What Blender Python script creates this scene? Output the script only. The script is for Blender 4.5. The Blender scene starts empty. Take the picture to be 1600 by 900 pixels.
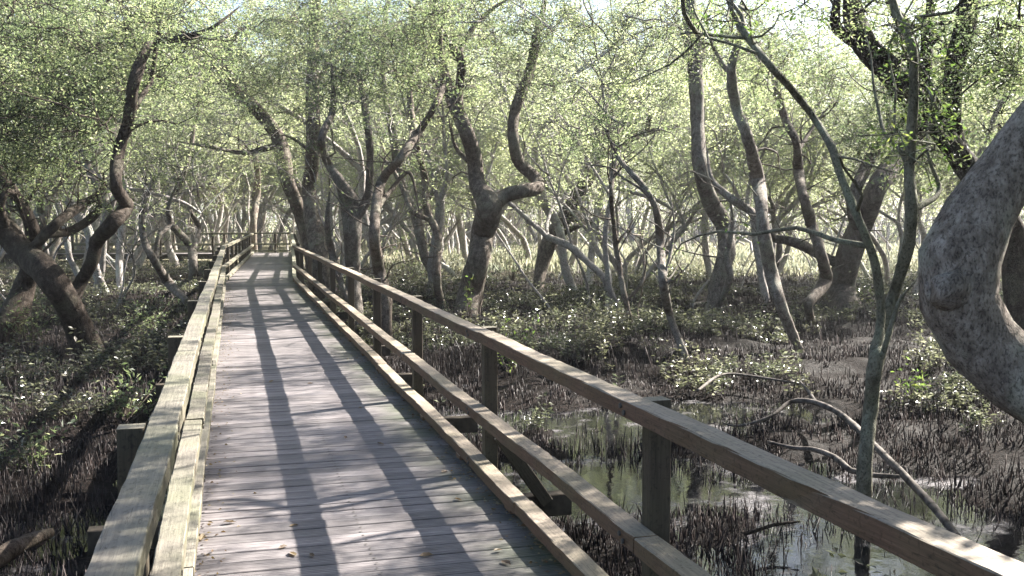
import bpy, math, random
import numpy as np
from mathutils import Vector, Matrix

random.seed(7)
RNG = np.random.default_rng(7)
S = bpy.context.scene
C = S.collection
R = math.radians

# ------------------------------------------------------------------ camera
FPX, CX, CY = 1555.0, 800.0, 450.0          # focal length and centre of the 1600x900 photograph
PITCH = math.atan(110 / FPX)
EYE = 1.67                                   # eye above the deck (deck top is z = 0)
cam = bpy.data.cameras.new('camera')
cam.lens = FPX / 1600 * 36; cam.sensor_width = 36; cam.clip_start = 0.05; cam.clip_end = 2000
cam_o = bpy.data.objects.new('camera', cam); C.objects.link(cam_o)
cam_o.location = (0, 0, EYE); cam_o.rotation_euler = (math.pi / 2 - PITCH, 0, 0)
S.camera = cam_o

# ------------------------------------------------------------------ light
SUN_DIR = Vector((1.08, 0.82, 1.0)).normalized()       # towards the sun: right and ahead
SUN_EL = math.asin(SUN_DIR.z); SUN_AZ = math.atan2(SUN_DIR.x, SUN_DIR.y)
W = bpy.data.worlds.new('World'); S.world = W; W.use_nodes = True
nt = W.node_tree
sky = nt.nodes.new('ShaderNodeTexSky'); sky.sky_type = 'NISHITA'; sky.sun_disc = False
sky.sun_elevation = SUN_EL; sky.sun_rotation = SUN_AZ
sky.dust_density = 2.0; sky.air_density = 1.0
bg = nt.nodes['Background']; bg.inputs['Strength'].default_value = 0.05
nt.links.new(sky.outputs['Color'], bg.inputs['Color'])
sun = bpy.data.lights.new('sun', 'SUN'); sun.energy = 5.0; sun.angle = R(0.5); sun.color = (1.0, 0.95, 0.87)
sun_o = bpy.data.objects.new('sun', sun); C.objects.link(sun_o)
sun_o.rotation_euler = SUN_DIR.to_track_quat('Z', 'Y').to_euler(); sun_o.location = (30, 25, 40)
S.view_settings.view_transform = 'Standard'; S.view_settings.look = 'None'
S.view_settings.exposure = 2.72; S.view_settings.gamma = 1.0; S.view_settings.use_curve_mapping = False
S.cycles.max_bounces = 6; S.cycles.diffuse_bounces = 3; S.cycles.glossy_bounces = 2
S.cycles.transmission_bounces = 4; S.cycles.volume_bounces = 0; S.cycles.transparent_max_bounces = 4
S.cycles.use_denoising = True
S.cycles.sample_clamp_indirect = 6

# ------------------------------------------------------------------ materials
def mat(name):
    m = bpy.data.materials.new(name); m.use_nodes = True
    n = m.node_tree.nodes; b = n['Principled BSDF']
    return m, m.node_tree, n, b
def node(t, kind, **kw):
    x = t.nodes.new(kind)
    for k, v in kw.items():
        if hasattr(x, k): setattr(x, k, v)
        else: x.inputs[k.replace('_', ' ')].default_value = v
    return x
def ramp(t, src, stops):
    r = t.nodes.new('ShaderNodeValToRGB'); e = r.color_ramp.elements
    while len(e) > 1: e.remove(e[-1])
    e[0].position = stops[0][0]; e[0].color = (*stops[0][1], 1)
    for p, c in stops[1:]:
        k = e.new(p); k.color = (*c, 1)
    t.links.new(src, r.inputs['Fac']); return r
def mixc(t, fac, a, b, mode='MIX'):
    m = t.nodes.new('ShaderNodeMix'); m.data_type = 'RGBA'; m.blend_type = mode
    for s, i in ((fac, 0), (a, 6), (b, 7)):
        if isinstance(s, (int, float)): m.inputs[i].default_value = s
        elif isinstance(s, tuple): m.inputs[i].default_value = (*s, 1)
        else: t.links.new(s, m.inputs[i])
    return m.outputs[2]
def noise(t, scale, detail=4, vec=None, rough=0.6, out='Fac'):
    x = node(t, 'ShaderNodeTexNoise'); x.inputs['Scale'].default_value = scale
    x.inputs['Detail'].default_value = detail; x.inputs['Roughness'].default_value = rough
    if vec is not None: t.links.new(vec, x.inputs['Vector'])
    return x.outputs[out]
def coords(t, out='Object', scale=(1, 1, 1)):
    c = t.nodes.new('ShaderNodeTexCoord'); m = t.nodes.new('ShaderNodeMapping')
    m.inputs['Scale'].default_value = scale; t.links.new(c.outputs[out], m.inputs['Vector'])
    return m.outputs['Vector']
def bump(t, b, h, strength, dist=0.02):
    x = t.nodes.new('ShaderNodeBump'); x.inputs['Strength'].default_value = strength
    x.inputs['Distance'].default_value = dist
    t.links.new(h, x.inputs['Height']); t.links.new(x.outputs['Normal'], b.inputs['Normal'])
def mathn(t, op, a, b=None, clamp=False):
    m = t.nodes.new('ShaderNodeMath'); m.operation = op; m.use_clamp = clamp
    for s, i in ((a, 0), (b, 1)):
        if s is None: continue
        if isinstance(s, (int, float)): m.inputs[i].default_value = s
        else: t.links.new(s, m.inputs[i])
    return m.outputs[0]

def bark_mat(name, dark, mid, pale, fine=1.0):
    m, t, n, b = mat(name)
    v = coords(t, 'Object', (1, 1, 0.6))
    n1 = noise(t, 14 * fine, 6, v, 0.7)
    n2 = noise(t, 2.2, 3, coords(t, 'Object'), 0.6)
    n3 = noise(t, 70 * fine, 3, v, 0.6)
    col = ramp(t, n1, [(0.3, dark), (0.5, mid), (0.72, pale)]).outputs['Color']
    lich = ramp(t, n2, [(0.5, (0, 0, 0)), (0.62, (1, 1, 1))]).outputs['Color']
    col = mixc(t, mathn(t, 'MULTIPLY', lich, 0.45), col, (pale[0] * 0.95, pale[1] * 1.08, pale[2] * 0.98))
    spk = ramp(t, n3, [(0.36, (0.25, 0.25, 0.25)), (0.5, (1, 1, 1))]).outputs['Color']
    col = mixc(t, 0.75, col, mixc(t, 1.0, col, spk, 'MULTIPLY'))
    vo = t.nodes.new('ShaderNodeTexVoronoi'); vo.feature = 'DISTANCE_TO_EDGE'; vo.inputs['Scale'].default_value = 20 * fine
    wv = t.nodes.new('ShaderNodeVectorMath'); wv.operation = 'ADD'; t.links.new(coords(t, 'Object', (1, 1, 0.38)), wv.inputs[0])
    wn = t.nodes.new('ShaderNodeVectorMath'); wn.operation = 'SCALE'; wn.inputs['Scale'].default_value = 0.09
    t.links.new(noise(t, 9, 3, None, 0.6, 'Color'), wn.inputs[0]); t.links.new(wn.outputs[0], wv.inputs[1]); t.links.new(wv.outputs[0], vo.inputs['Vector'])
    crk = ramp(t, vo.outputs['Distance'], [(0.0, (.45, .42, .40)), (0.06, (1, 1, 1))]).outputs['Color']
    col = mixc(t, 0.28, col, mixc(t, 1.0, col, crk, 'MULTIPLY'))
    bl = ramp(t, noise(t, 5, 3, coords(t, 'Object'), .6), [(0.3, (.5, .46, .43)), (0.42, (1, 1, 1))]).outputs['Color']
    col = mixc(t, 0.8, col, mixc(t, 1.0, col, bl, 'MULTIPLY'))
    oi = t.nodes.new('ShaderNodeObjectInfo')
    hsv = t.nodes.new('ShaderNodeHueSaturation'); t.links.new(col, hsv.inputs['Color'])
    t.links.new(mathn(t, 'ADD', mathn(t, 'MULTIPLY', oi.outputs['Random'], 0.5), 0.75), hsv.inputs['Value'])
    t.links.new(hsv.outputs['Color'], b.inputs['Base Color'])
    b.inputs['Roughness'].default_value = 0.85; b.inputs['Specular IOR Level'].default_value = 0.12
    h = mathn(t, 'ADD', mathn(t, 'ADD', n1, mathn(t, 'MULTIPLY', n3, 0.5)), mathn(t, 'MULTIPLY', crk, .3))
    bump(t, b, h, 0.9, 0.02)
    return m
M_BARK = bark_mat('bark_grey', (0.045, 0.035, 0.028), (0.12, 0.097, 0.08), (0.25, 0.215, 0.185))
M_BARKP = bark_mat('bark_pale', (0.08, 0.065, 0.055), (0.18, 0.155, 0.135), (0.33, 0.30, 0.27))
M_BARKB = bark_mat('bark_brown', (0.018, 0.014, 0.011), (0.05, 0.038, 0.030), (0.125, 0.102, 0.085))
M_BARKM = bark_mat('bark_speckled', (0.085, 0.068, 0.057), (0.225, 0.19, 0.165), (0.39, 0.35, 0.315))
M_BARKF = bark_mat('bark_background_glow', (0.18, 0.155, 0.145), (0.33, 0.30, 0.285), (0.46, 0.43, 0.41))  # background stems: bark brightened to carry the far glow in its colour
M_BARKG = bark_mat('bark_greenish', (0.08, 0.077, 0.057), (0.17, 0.162, 0.125), (0.28, 0.27, 0.215))

def leaf_mat(name, cols, trans, gloss=0.35, tw=0.5):
    m, t, n, b = mat(name)
    g = t.nodes.new('ShaderNodeNewGeometry')
    rnd = g.outputs['Random Per Island']
    col = ramp(t, rnd, cols).outputs['Color']
    nz = noise(t, 0.9, 2, coords(t, 'Object'))
    nz = ramp(t, nz, [(0.35, (0, 0, 0)), (0.62, (1, 1, 1))]).outputs['Color']
    col = mixc(t, mathn(t, 'MULTIPLY', nz, 0.85), col, mixc(t, 1.0, col, (0.42, 0.5, 0.5), 'MULTIPLY'))  # light and dark clumps of the canopy painted into the leaf colour
    oi = t.nodes.new('ShaderNodeObjectInfo'); hsv = t.nodes.new('ShaderNodeHueSaturation'); t.links.new(col, hsv.inputs['Color'])
    t.links.new(mathn(t, 'ADD', mathn(t, 'MULTIPLY', oi.outputs['Random'], .6), .7), hsv.inputs['Value'])
    t.links.new(mathn(t, 'ADD', mathn(t, 'MULTIPLY', oi.outputs['Random'], .03), .487), hsv.inputs['Hue']); col = hsv.outputs['Color']
    t.links.new(col, b.inputs['Base Color'])
    b.inputs['Roughness'].default_value = gloss; b.inputs['Specular IOR Level'].default_value = 0.55
    tr = t.nodes.new('ShaderNodeBsdfTranslucent')
    tc = ramp(t, rnd, trans).outputs['Color']
    tc = mixc(t, mathn(t, 'MULTIPLY', nz, 0.85), tc, mixc(t, 1.0, tc, (0.4, 0.48, 0.52), 'MULTIPLY'))
    t.links.new(tc, tr.inputs['Color'])
    mx = t.nodes.new('ShaderNodeMixShader'); mx.inputs[0].default_value = tw
    t.links.new(b.outputs[0], mx.inputs[1]); t.links.new(tr.outputs[0], mx.inputs[2])
    t.links.new(mx.outputs[0], n['Material Output'].inputs['Surface'])
    return m
M_LEAF = leaf_mat('mangrove_leaf',
    [(0, (0.038, 0.054, 0.03)), (0.6, (0.06, 0.08, 0.043)), (0.9, (0.09, 0.105, 0.06)), (1, (0.15, 0.15, 0.10))],
    [(0, (0.15, 0.20, 0.08)), (0.5, (0.27, 0.33, 0.14)), (0.88, (0.42, 0.46, 0.22)), (1, (0.66, 0.64, 0.38))], 0.5, 0.55)
M_LEAFG = leaf_mat('fresh_leaf',
    [(0, (0.05, 0.09, 0.02)), (1, (0.11, 0.15, 0.04))],
    [(0, (0.14, 0.24, 0.05)), (0.6, (0.26, 0.36, 0.08)), (1, (0.42, 0.48, 0.12))])
M_GCLEAF = leaf_mat('seedling_leaf',
    [(0, (0.03, 0.027, 0.020)), (0.6, (0.070, 0.064, 0.048)), (0.85, (0.15, 0.145, 0.11)), (1, (0.34, 0.31, 0.27))],
    [(0, (0.11, 0.12, 0.065)), (0.7, (0.28, 0.29, 0.16)), (1, (0.55, 0.53, 0.36))], 0.26, 0.38)
M_LEAFS = leaf_mat('sunlit_mangrove_leaf',  # background leaves: sunlit glow of the far wood put into a brighter colour
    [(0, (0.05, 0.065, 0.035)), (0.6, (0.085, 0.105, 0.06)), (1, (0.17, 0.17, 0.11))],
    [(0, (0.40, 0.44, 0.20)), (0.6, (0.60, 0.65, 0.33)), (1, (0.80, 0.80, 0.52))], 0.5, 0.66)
M_GRASS = leaf_mat('meadow_grass', [(0, (0.15, 0.15, 0.09)), (1, (0.33, 0.30, 0.21))], [(0, (0.28, 0.28, 0.17)), (1, (0.55, 0.52, 0.38))], .6, .45)
M_DRY = leaf_mat('dry_leaf', [(0, (0.10, 0.05, 0.03)), (0.5, (0.22, 0.15, 0.08)), (1, (0.35, 0.3, 0.2))],
    [(0, (0.2, 0.1, 0.03)), (1, (0.4, 0.3, 0.1))], 0.6, 0.25)

def plain(name, c1, c2, rough=0.8, scale=20, bstr=0.3):
    m, t, n, b = mat(name)
    x = noise(t, scale, 4, coords(t, 'Object'))
    t.links.new(ramp(t, x, [(0.35, c1), (0.65, c2)]).outputs['Color'], b.inputs['Base Color'])
    b.inputs['Roughness'].default_value = rough; b.inputs['Specular IOR Level'].default_value = 0.16; bump(t, b, x, bstr, 0.01)
    return m
M_PNEU = plain('root_bark', (0.009, 0.008, 0.008), (0.060, 0.046, 0.043), 0.5, 3.0)
M_STEM = plain('seedling_stem', (0.04, 0.033, 0.025), (0.12, 0.095, 0.075), 0.7, 10)
M_DEAD = plain('dead_wood', (0.035, 0.028, 0.024), (0.15, 0.13, 0.115), 0.8, 12, 0.6)
M_DARKW = plain('bearer_wood', (0.03, 0.026, 0.02), (0.08, 0.065, 0.05), 0.85, 9, 0.4)
M_STEEL = plain('galvanised_steel', (0.05, 0.045, 0.04), (0.12, 0.11, 0.10), 0.6, 40, 0.1)

def timber(name, face, top, moss, moss_amt, stretch):
    """rail timber: grain along the local X axis; tops weather paler; moss in patches"""
    m, t, n, b = mat(name)
    v = coords(t, 'Object', stretch)
    gr = noise(t, 9, 6, v, 0.65)
    big = noise(t, 1.3, 3, coords(t, 'Object'), 0.6)
    sp = noise(t, 60, 2, coords(t, 'Object'), 0.6)
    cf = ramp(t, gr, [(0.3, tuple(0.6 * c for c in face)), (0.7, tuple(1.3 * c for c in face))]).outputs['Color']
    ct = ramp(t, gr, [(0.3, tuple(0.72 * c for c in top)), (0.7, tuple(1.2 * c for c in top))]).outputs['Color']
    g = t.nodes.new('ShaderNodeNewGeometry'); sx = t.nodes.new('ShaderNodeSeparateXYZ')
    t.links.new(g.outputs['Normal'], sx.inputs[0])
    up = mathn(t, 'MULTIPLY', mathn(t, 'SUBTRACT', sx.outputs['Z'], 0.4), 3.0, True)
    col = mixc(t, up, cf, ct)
    mf = ramp(t, big, [(0.42, (0, 0, 0)), (0.62, (1, 1, 1))]).outputs['Color']
    col = mixc(t, mathn(t, 'MULTIPLY', mf, moss_amt), col, moss)
    ck = noise(t, 5, 2, coords(t, 'Object', tuple(s * (1 if s > 1 else .6) for s in stretch)), 0.4)
    cr = ramp(t, ck, [(0.492, (1, 1, 1)), (0.5, (.28, .26, .25)), (0.508, (1, 1, 1))]).outputs['Color']
    col = mixc(t, 0.75, col, mixc(t, 1.0, col, cr, 'MULTIPLY'))
    dk = ramp(t, sp, [(0.3, (0.6, 0.6, 0.6)), (0.45, (1, 1, 1))]).outputs['Color']
    col = mixc(t, 1.0, col, dk, 'MULTIPLY')
    oi = t.nodes.new('ShaderNodeObjectInfo')
    hsv = t.nodes.new('ShaderNodeHueSaturation'); t.links.new(col, hsv.inputs['Color'])
    t.links.new(mathn(t, 'ADD', mathn(t, 'MULTIPLY', oi.outputs['Random'], 0.35), 0.82), hsv.inputs['Value'])
    t.links.new(hsv.outputs['Color'], b.inputs['Base Color'])
    b.inputs['Roughness'].default_value = 0.75; b.inputs['Specular IOR Level'].default_value = 0.3
    bump(t, b, gr, 0.5, 0.006)
    return m
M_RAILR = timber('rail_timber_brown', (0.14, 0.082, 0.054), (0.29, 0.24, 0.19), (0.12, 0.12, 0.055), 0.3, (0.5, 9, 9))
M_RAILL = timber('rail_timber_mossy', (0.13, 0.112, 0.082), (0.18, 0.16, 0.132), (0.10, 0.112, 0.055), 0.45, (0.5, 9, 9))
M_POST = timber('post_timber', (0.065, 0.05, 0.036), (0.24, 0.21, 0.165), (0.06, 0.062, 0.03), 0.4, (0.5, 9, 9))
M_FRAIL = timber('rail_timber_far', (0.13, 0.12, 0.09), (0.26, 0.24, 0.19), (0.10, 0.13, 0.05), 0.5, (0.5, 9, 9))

def plank_mat():
    m, t, n, b = mat('deck_plank')
    v = coords(t, 'Object', (0.6, 8, 8))
    gr = noise(t, 8, 6, v, 0.65)
    col = ramp(t, gr, [(0.3, (0.07, 0.06, 0.06)), (0.5, (0.155, 0.138, 0.138)), (0.75, (0.30, 0.275, 0.27))]).outputs['Color']
    oi = t.nodes.new('ShaderNodeObjectInfo')
    hsv = t.nodes.new('ShaderNodeHueSaturation'); t.links.new(col, hsv.inputs['Color'])
    t.links.new(mathn(t, 'ADD', mathn(t, 'MULTIPLY', oi.outputs['Random'], 0.5), 0.7), hsv.inputs['Value'])
    # grime and moss gather at the plank ends under the kerb rails
    c = t.nodes.new('ShaderNodeTexCoord'); sx = t.nodes.new('ShaderNodeSeparateXYZ')
    t.links.new(c.outputs['Object'], sx.inputs[0])
    e = mathn(t, 'MULTIPLY', mathn(t, 'SUBTRACT', sx.outputs['X'], 0.42), 3.2, True)
    g2 = t.nodes.new('ShaderNodeNewGeometry')
    mp = noise(t, 1.6, 4, g2.outputs['Position'], 0.65)
    mm = mathn(t, 'MULTIPLY', e, ramp(t, mp, [(0.35, (0.15, 0.15, 0.15)), (0.6, (1, 1, 1))]).outputs['Color'])
    col = mixc(t, mathn(t, 'MULTIPLY', mm, 0.8), hsv.outputs['Color'], (0.045, 0.058, 0.030))
    st = ramp(t, noise(t, 2.6, 5, g2.outputs['Position'], 0.7), [(0.3, (0.72, 0.70, 0.70)), (0.5, (1, 1, 1))]).outputs['Color']
    col = mixc(t, 1.0, col, st, 'MULTIPLY')
    t.links.new(col, b.inputs['Base Color'])
    b.inputs['Roughness'].default_value = 0.62; b.inputs['Specular IOR Level'].default_value = 0.4
    w = node(t, 'ShaderNodeTexWave', wave_type='BANDS', bands_direction='Y'); w.inputs['Scale'].default_value = 14
    w.inputs['Distortion'].default_value = 0.3
    t.links.new(coords(t, 'Object'), w.inputs['Vector'])
    h = mathn(t, 'ADD', mathn(t, 'MULTIPLY', gr, 0.6), mathn(t, 'MULTIPLY', w.outputs['Fac'], 0.7))
    bump(t, b, h, 0.6, 0.004)
    return m
M_PLANK = plank_mat()

def mud_mat():
    m, t, n, b = mat('wet_mud')
    v = coords(t, 'Object')
    a = noise(t, 1.1, 5, v, 0.65); c = noise(t, 9, 6, v, 0.7); d = noise(t, 45, 3, v, 0.7)
    col = ramp(t, c, [(0.3, (0.005, 0.004, 0.004)), (0.55, (0.011, 0.009, 0.008)), (0.8, (0.032, 0.025, 0.023))]).outputs['Color']
    lit = ramp(t, d, [(0.55, (0, 0, 0)), (0.68, (1, 1, 1))]).outputs['Color']
    col = mixc(t, mathn(t, 'MULTIPLY', lit, 0.35), col, (0.09, 0.06, 0.052))
    cd = t.nodes.new('ShaderNodeSeparateXYZ'); t.links.new(v, cd.inputs[0])
    far = mathn(t, 'MULTIPLY', mathn(t, 'SUBTRACT', cd.outputs['Y'], 34), 0.05, True)   # salt meadow of the clearing
    col = mixc(t, far, col, ramp(t, c, [(0.3, (0.15, 0.14, 0.09)), (0.7, (0.32, 0.29, 0.21))]).outputs['Color'])
    t.links.new(col, b.inputs['Base Color'])
    rr = ramp(t, a, [(0.32, (0.34, 0.34, 0.34)), (0.55, (0.85, 0.85, 0.85))]).outputs['Color']
    t.links.new(mathn(t, 'MAXIMUM', rr, far), b.inputs['Roughness'])
    b.inputs['Specular IOR Level'].default_value = 0.04
    h = mathn(t, 'ADD', c, mathn(t, 'MULTIPLY', d, 0.4))
    bump(t, b, h, 0.9, 0.05)
    return m
M_MUD = mud_mat()
def water_mat():
    m, t, n, b = mat('still_water')
    v = coords(t, 'Object')
    s = noise(t, 1.4, 5, v, 0.65); f = noise(t, 40, 3, v, 0.7)
    sc = ramp(t, s, [(0.53, (0, 0, 0)), (0.64, (1, 1, 1))]).outputs['Color']
    fs = mathn(t, 'MULTIPLY', sc, ramp(t, f, [(0.3, (0.3, 0.3, 0.3)), (0.6, (1, 1, 1))]).outputs['Color'])
    col = mixc(t, fs, (0.006, 0.006, 0.007), (0.13, 0.12, 0.125))
    t.links.new(col, b.inputs['Base Color'])
    t.links.new(mathn(t, 'ADD', mathn(t, 'MULTIPLY', fs, 0.42), 0.04), b.inputs['Roughness'])
    b.inputs['IOR'].default_value = 1.33
    bump(t, b, noise(t, 7, 3, v), 0.12, 0.01)
    return m
M_WATER = water_mat()

# ------------------------------------------------------------------ mesh helpers
def mesh_np(name, verts, quads=None, tris=None, smooth=False):
    verts = np.asarray(verts, np.float32)
    me = bpy.data.meshes.new(name)
    loops, starts, n = [], [], 0
    if quads is not None and len(quads):
        q = np.asarray(quads, np.int32); loops.append(q.ravel()); starts.append(np.arange(len(q)) * 4); n = len(q) * 4
    if tris is not None and len(tris):
        q = np.asarray(tris, np.int32); loops.append(q.ravel()); starts.append(n + np.arange(len(q)) * 3)
    loops = np.concatenate(loops).astype(np.int32); starts = np.concatenate(starts).astype(np.int32)
    me.vertices.add(len(verts)); me.vertices.foreach_set('co', verts.ravel())
    me.loops.add(len(loops)); me.loops.foreach_set('vertex_index', loops)
    me.polygons.add(len(starts)); me.polygons.foreach_set('loop_start', starts)
    me.update(calc_edges=True)
    me.polygons.foreach_set('use_smooth', np.full(len(starts), smooth, bool))
    me.validate()
    return me
def link(name, me, m, parent=None, **props):
    o = bpy.data.objects.new(name, me); C.objects.link(o)
    if m is not None and len(me.materials) == 0: me.materials.append(m)
    if parent is not None: o.parent = parent
    for k, v in props.items(): o[k] = v
    return o
def thing(name, label, cat, loc=(0, 0, 0), group=None):
    o = bpy.data.objects.new(name, None); C.objects.link(o); o.location = loc
    o.empty_display_size = 0.2
    o['label'] = label; o['category'] = cat
    if group: o['group'] = group
    return o

class MB:
    """collects tubes, boxes and leaves into one mesh"""
    def __init__(s): s.v, s.q, s.t, s.n = [], [], [], 0
    def add(s, v, q=None, t=None):
        if q is not None and len(q): s.q.append(np.asarray(q) + s.n)
        if t is not None and len(t): s.t.append(np.asarray(t) + s.n)
        s.v.append(np.asarray(v, float)); s.n += len(v)
    def mesh(s, name, smooth=False, off=(0, 0, 0)):
        v = np.concatenate(s.v) - np.asarray(off)
        return mesh_np(name, v, np.concatenate(s.q) if s.q else None, np.concatenate(s.t) if s.t else None, smooth)

def spline(pts, step):
    """Catmull-Rom through rows of any width; spacing about step (in the first three columns)"""
    p = np.asarray(pts, float)
    if len(p) < 3:
        n = max(2, int(np.linalg.norm(p[-1, :3] - p[0, :3]) / step) + 1)
        t = np.linspace(0, 1, n)[:, None]; return p[0] * (1 - t) + p[-1] * t
    e = np.vstack([2 * p[0] - p[1], p, 2 * p[-1] - p[-2]]); out = []
    for i in range(1, len(e) - 2):
        n = max(1, int(np.linalg.norm(e[i + 1, :3] - e[i, :3]) / step))
        t = (np.arange(n) / n)[:, None]
        a, b, c, d = e[i - 1], e[i], e[i + 1], e[i + 2]
        out.append(0.5 * ((2 * b) + (-a + c) * t + (2 * a - 5 * b + 4 * c - d) * t ** 2 + (-a + 3 * b - 3 * c + d) * t ** 3))
    out.append(p[-1:])
    return np.vstack(out)
def tube(mb, pts, rad, sides=8, rough=0.0, rng=RNG):
    pts = np.asarray(pts, float); rad = np.maximum(np.asarray(rad, float), 0.0015); n = len(pts)
    tan = np.gradient(pts, axis=0); tan /= np.linalg.norm(tan, axis=1)[:, None] + 1e-9
    nrm = np.zeros_like(pts); a = np.cross(tan[0], (0.3, 0.9, 0.2)); nrm[0] = a / np.linalg.norm(a)
    for i in range(1, n):
        a = nrm[i - 1] - tan[i] * np.dot(nrm[i - 1], tan[i]); nrm[i] = a / (np.linalg.norm(a) + 1e-9)
    bi = np.cross(tan, nrm)
    ang = np.linspace(0, 2 * np.pi, sides, endpoint=False)
    rr = rad[:, None] * np.ones((1, sides))
    if rough:      # uneven girth along the stem, now and then a knot
        s_ = np.concatenate([[0], np.cumsum(np.linalg.norm(np.diff(pts, axis=0), axis=1))])
        q1, q2, q3 = rng.uniform(0, 6.28, 3); f0 = 1 / max(.12, 3.0 * rad.mean())
        lump = 1 + rough * (0.5 * np.sin(s_ * f0 * 0.7 + q1) + 0.3 * np.sin(s_ * f0 * 1.9 + q2) + .2 * np.sin(s_ * f0 * 5.3 + q3))
        rr = rr * lump[:, None]
        for _ in range(int(s_[-1] * f0 * .35)):
            kp = rng.uniform(0, s_[-1]); ka = rng.uniform(0, 6.28); kw = rad.mean() * rng.uniform(.5, 1.0)
            dang = np.angle(np.exp(1j * (ang - ka)))
            rr = rr * (1 + rng.uniform(.08, .24) * np.exp(-((s_ - kp) / kw) ** 2)[:, None] * np.exp(-(dang / .7) ** 2)[None, :])
    if rough:
        ph = rng.uniform(0, 6.28, 4); i = np.arange(n)[:, None] * 1.0
        rr = rr * (1 + rough * (0.5 * np.sin(ang * 2 + ph[0] + i * 0.23) + 0.35 * np.sin(ang * 3 + ph[1] - i * 0.37)
                   + 0.35 * np.sin(i * 0.9 + ph[2] + ang) + 0.3 * rng.normal(0, 1, rr.shape) * 0.6))
    v = pts[:, None, :] + rr[..., None] * (np.cos(ang)[None, :, None] * nrm[:, None, :] + np.sin(ang)[None, :, None] * bi[:, None, :])
    v = v.reshape(-1, 3)
    j = np.arange(sides); k = (j + 1) % sides; q = []
    base = (np.arange(n - 1) * sides)[:, None]
    q = np.stack([base + j, base + k, base + sides + k, base + sides + j], -1).reshape(-1, 4)
    v = np.vstack([v, pts[-1:] + tan[-1] * rad[-1] * 0.6, pts[:1]]); e = n * sides
    t = np.concatenate([np.stack([(n - 1) * sides + j, (n - 1) * sides + k, np.full(sides, e)], -1),
                        np.stack([k, j, np.full(sides, e + 1)], -1)])
    mb.add(v, q, t)

def unit(a): return a / (np.linalg.norm(a, axis=-1, keepdims=True) + 1e-9)
def leaves(mb, pos, size, rng, up=0.35, droop=0.0, wid=0.40, dirs=None):
    """folded two-triangle leaves: base, side, tip, side"""
    n = len(pos); size = np.broadcast_to(size, (n,)) * rng.uniform(0.7, 1.25, n)
    d = rng.normal(0, 1, (n, 3)) if dirs is None else dirs + rng.normal(0, 0.45, (n, 3))
    d[:, 2] = d[:, 2] * 0.6 + up - droop; d = unit(d)
    nn = rng.normal(0, 0.55, (n, 3)); nn[:, 2] += 0.8
    side = unit(np.cross(d, nn)); nn = unit(np.cross(side, d))
    L = size[:, None]; w = L * wid * 0.5
    b = pos; tip = pos + d * L - nn * L * 0.06
    mid = pos + d * L * 0.48 + nn * w * 0.35
    v = np.stack([b, mid + side * w, tip, mid - side * w], 1).reshape(-1, 3)
    k = (np.arange(n) * 4)[:, None]
    mb.add(v, None, np.concatenate([k + [0, 2, 1], k + [0, 3, 2]]))

def box_v(l, w, h, ch=0.006):
    """chamfered box centred on the origin, length along X"""
    bx = []
    for x, cx in ((-l / 2, 1), (l / 2, 1)):
        for (yy, zz) in ((-w / 2 + ch, -h / 2), (w / 2 - ch, -h / 2), (w / 2, -h / 2 + ch), (w / 2, h / 2 - ch),
                         (w / 2 - ch, h / 2), (-w / 2 + ch, h / 2), (-w / 2, h / 2 - ch), (-w / 2, -h / 2 + ch)):
            bx.append((x, yy, zz))
    v = np.array(bx)
    q = [(i, (i + 1) % 8, 8 + (i + 1) % 8, 8 + i) for i in range(8)]
    t = [(0, i + 1, i) for i in range(1, 7)] + [(8, 8 + i, 9 + i) for i in range(1, 7)]
    return v, [tuple(reversed(a)) for a in q][::1], t
BOXES = {}
def box_mesh(l, w, h, m, ch=0.006):
    key = (round(l, 3), round(w, 3), round(h, 3), m.name)
    if key not in BOXES:
        mb = MB(); v, q, t = box_v(l, w, h, ch); mb.add(v, q, t)
        me = mb.mesh('beam'); me.materials.append(m)
        import bmesh
        bm = bmesh.new(); bm.from_mesh(me); bmesh.ops.recalc_face_normals(bm, faces=bm.faces); bm.to_mesh(me); bm.free()
        BOXES[key] = me
    return BOXES[key]

def rail_mesh(l, w, h, seed):
    """a sawn beam with worn arrises, slight bow and twist"""
    rg = np.random.default_rng(int(abs(seed) * 1000) % 99991); n = max(8, int(l / 0.09)); xs = np.linspace(-l / 2, l / 2, n)
    prof = np.array([(-w / 2 + .004, -h / 2), (w / 2 - .004, -h / 2), (w / 2, -h / 2 + .004), (w / 2, h / 2 - .004), (w / 2 - .004, h / 2), (-w / 2 + .004, h / 2), (-w / 2, h / 2 - .004), (-w / 2, -h / 2 + .004)])
    V = np.zeros((n, 8, 3)); V[..., 0] = xs[:, None]; V[..., 1:] = prof[None]
    ph = rg.uniform(0, 6.28, 4); by = .004 * np.sin(xs * 1.1 + ph[0]) + .002 * np.sin(xs * 3.3 + ph[1]); bz = .003 * np.sin(xs * 1.4 + ph[2]) + .0015 * np.sin(xs * 4.1 + ph[3])
    V[..., 1] += by[:, None]; V[..., 2] += bz[:, None]
    nz = rg.normal(0, .0012, (n, 8, 2)); chip = (rg.random((n, 8, 1)) < .035) * rg.uniform(.002, .007, (n, 8, 1))
    V[..., 1:] += nz - np.sign(prof)[None] * chip
    v = V.reshape(-1, 3); j = np.arange(8); k = (j + 1) % 8; b = (np.arange(n - 1) * 8)[:, None]
    q = np.stack([b + j, b + k, b + 8 + k, b + 8 + j], -1).reshape(-1, 4)[:, ::-1]
    t = [(0, i, i + 1) for i in range(1, 7)]; e = (n - 1) * 8; t += [(e, e + i + 1, e + i) for i in range(1, 7)]
    mb = MB(); mb.add(v, q, t); me = mb.mesh('rail')
    import bmesh
    bm = bmesh.new(); bm.from_mesh(me); bmesh.ops.recalc_face_normals(bm, faces=bm.faces); bm.to_mesh(me); bm.free()
    return me

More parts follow.
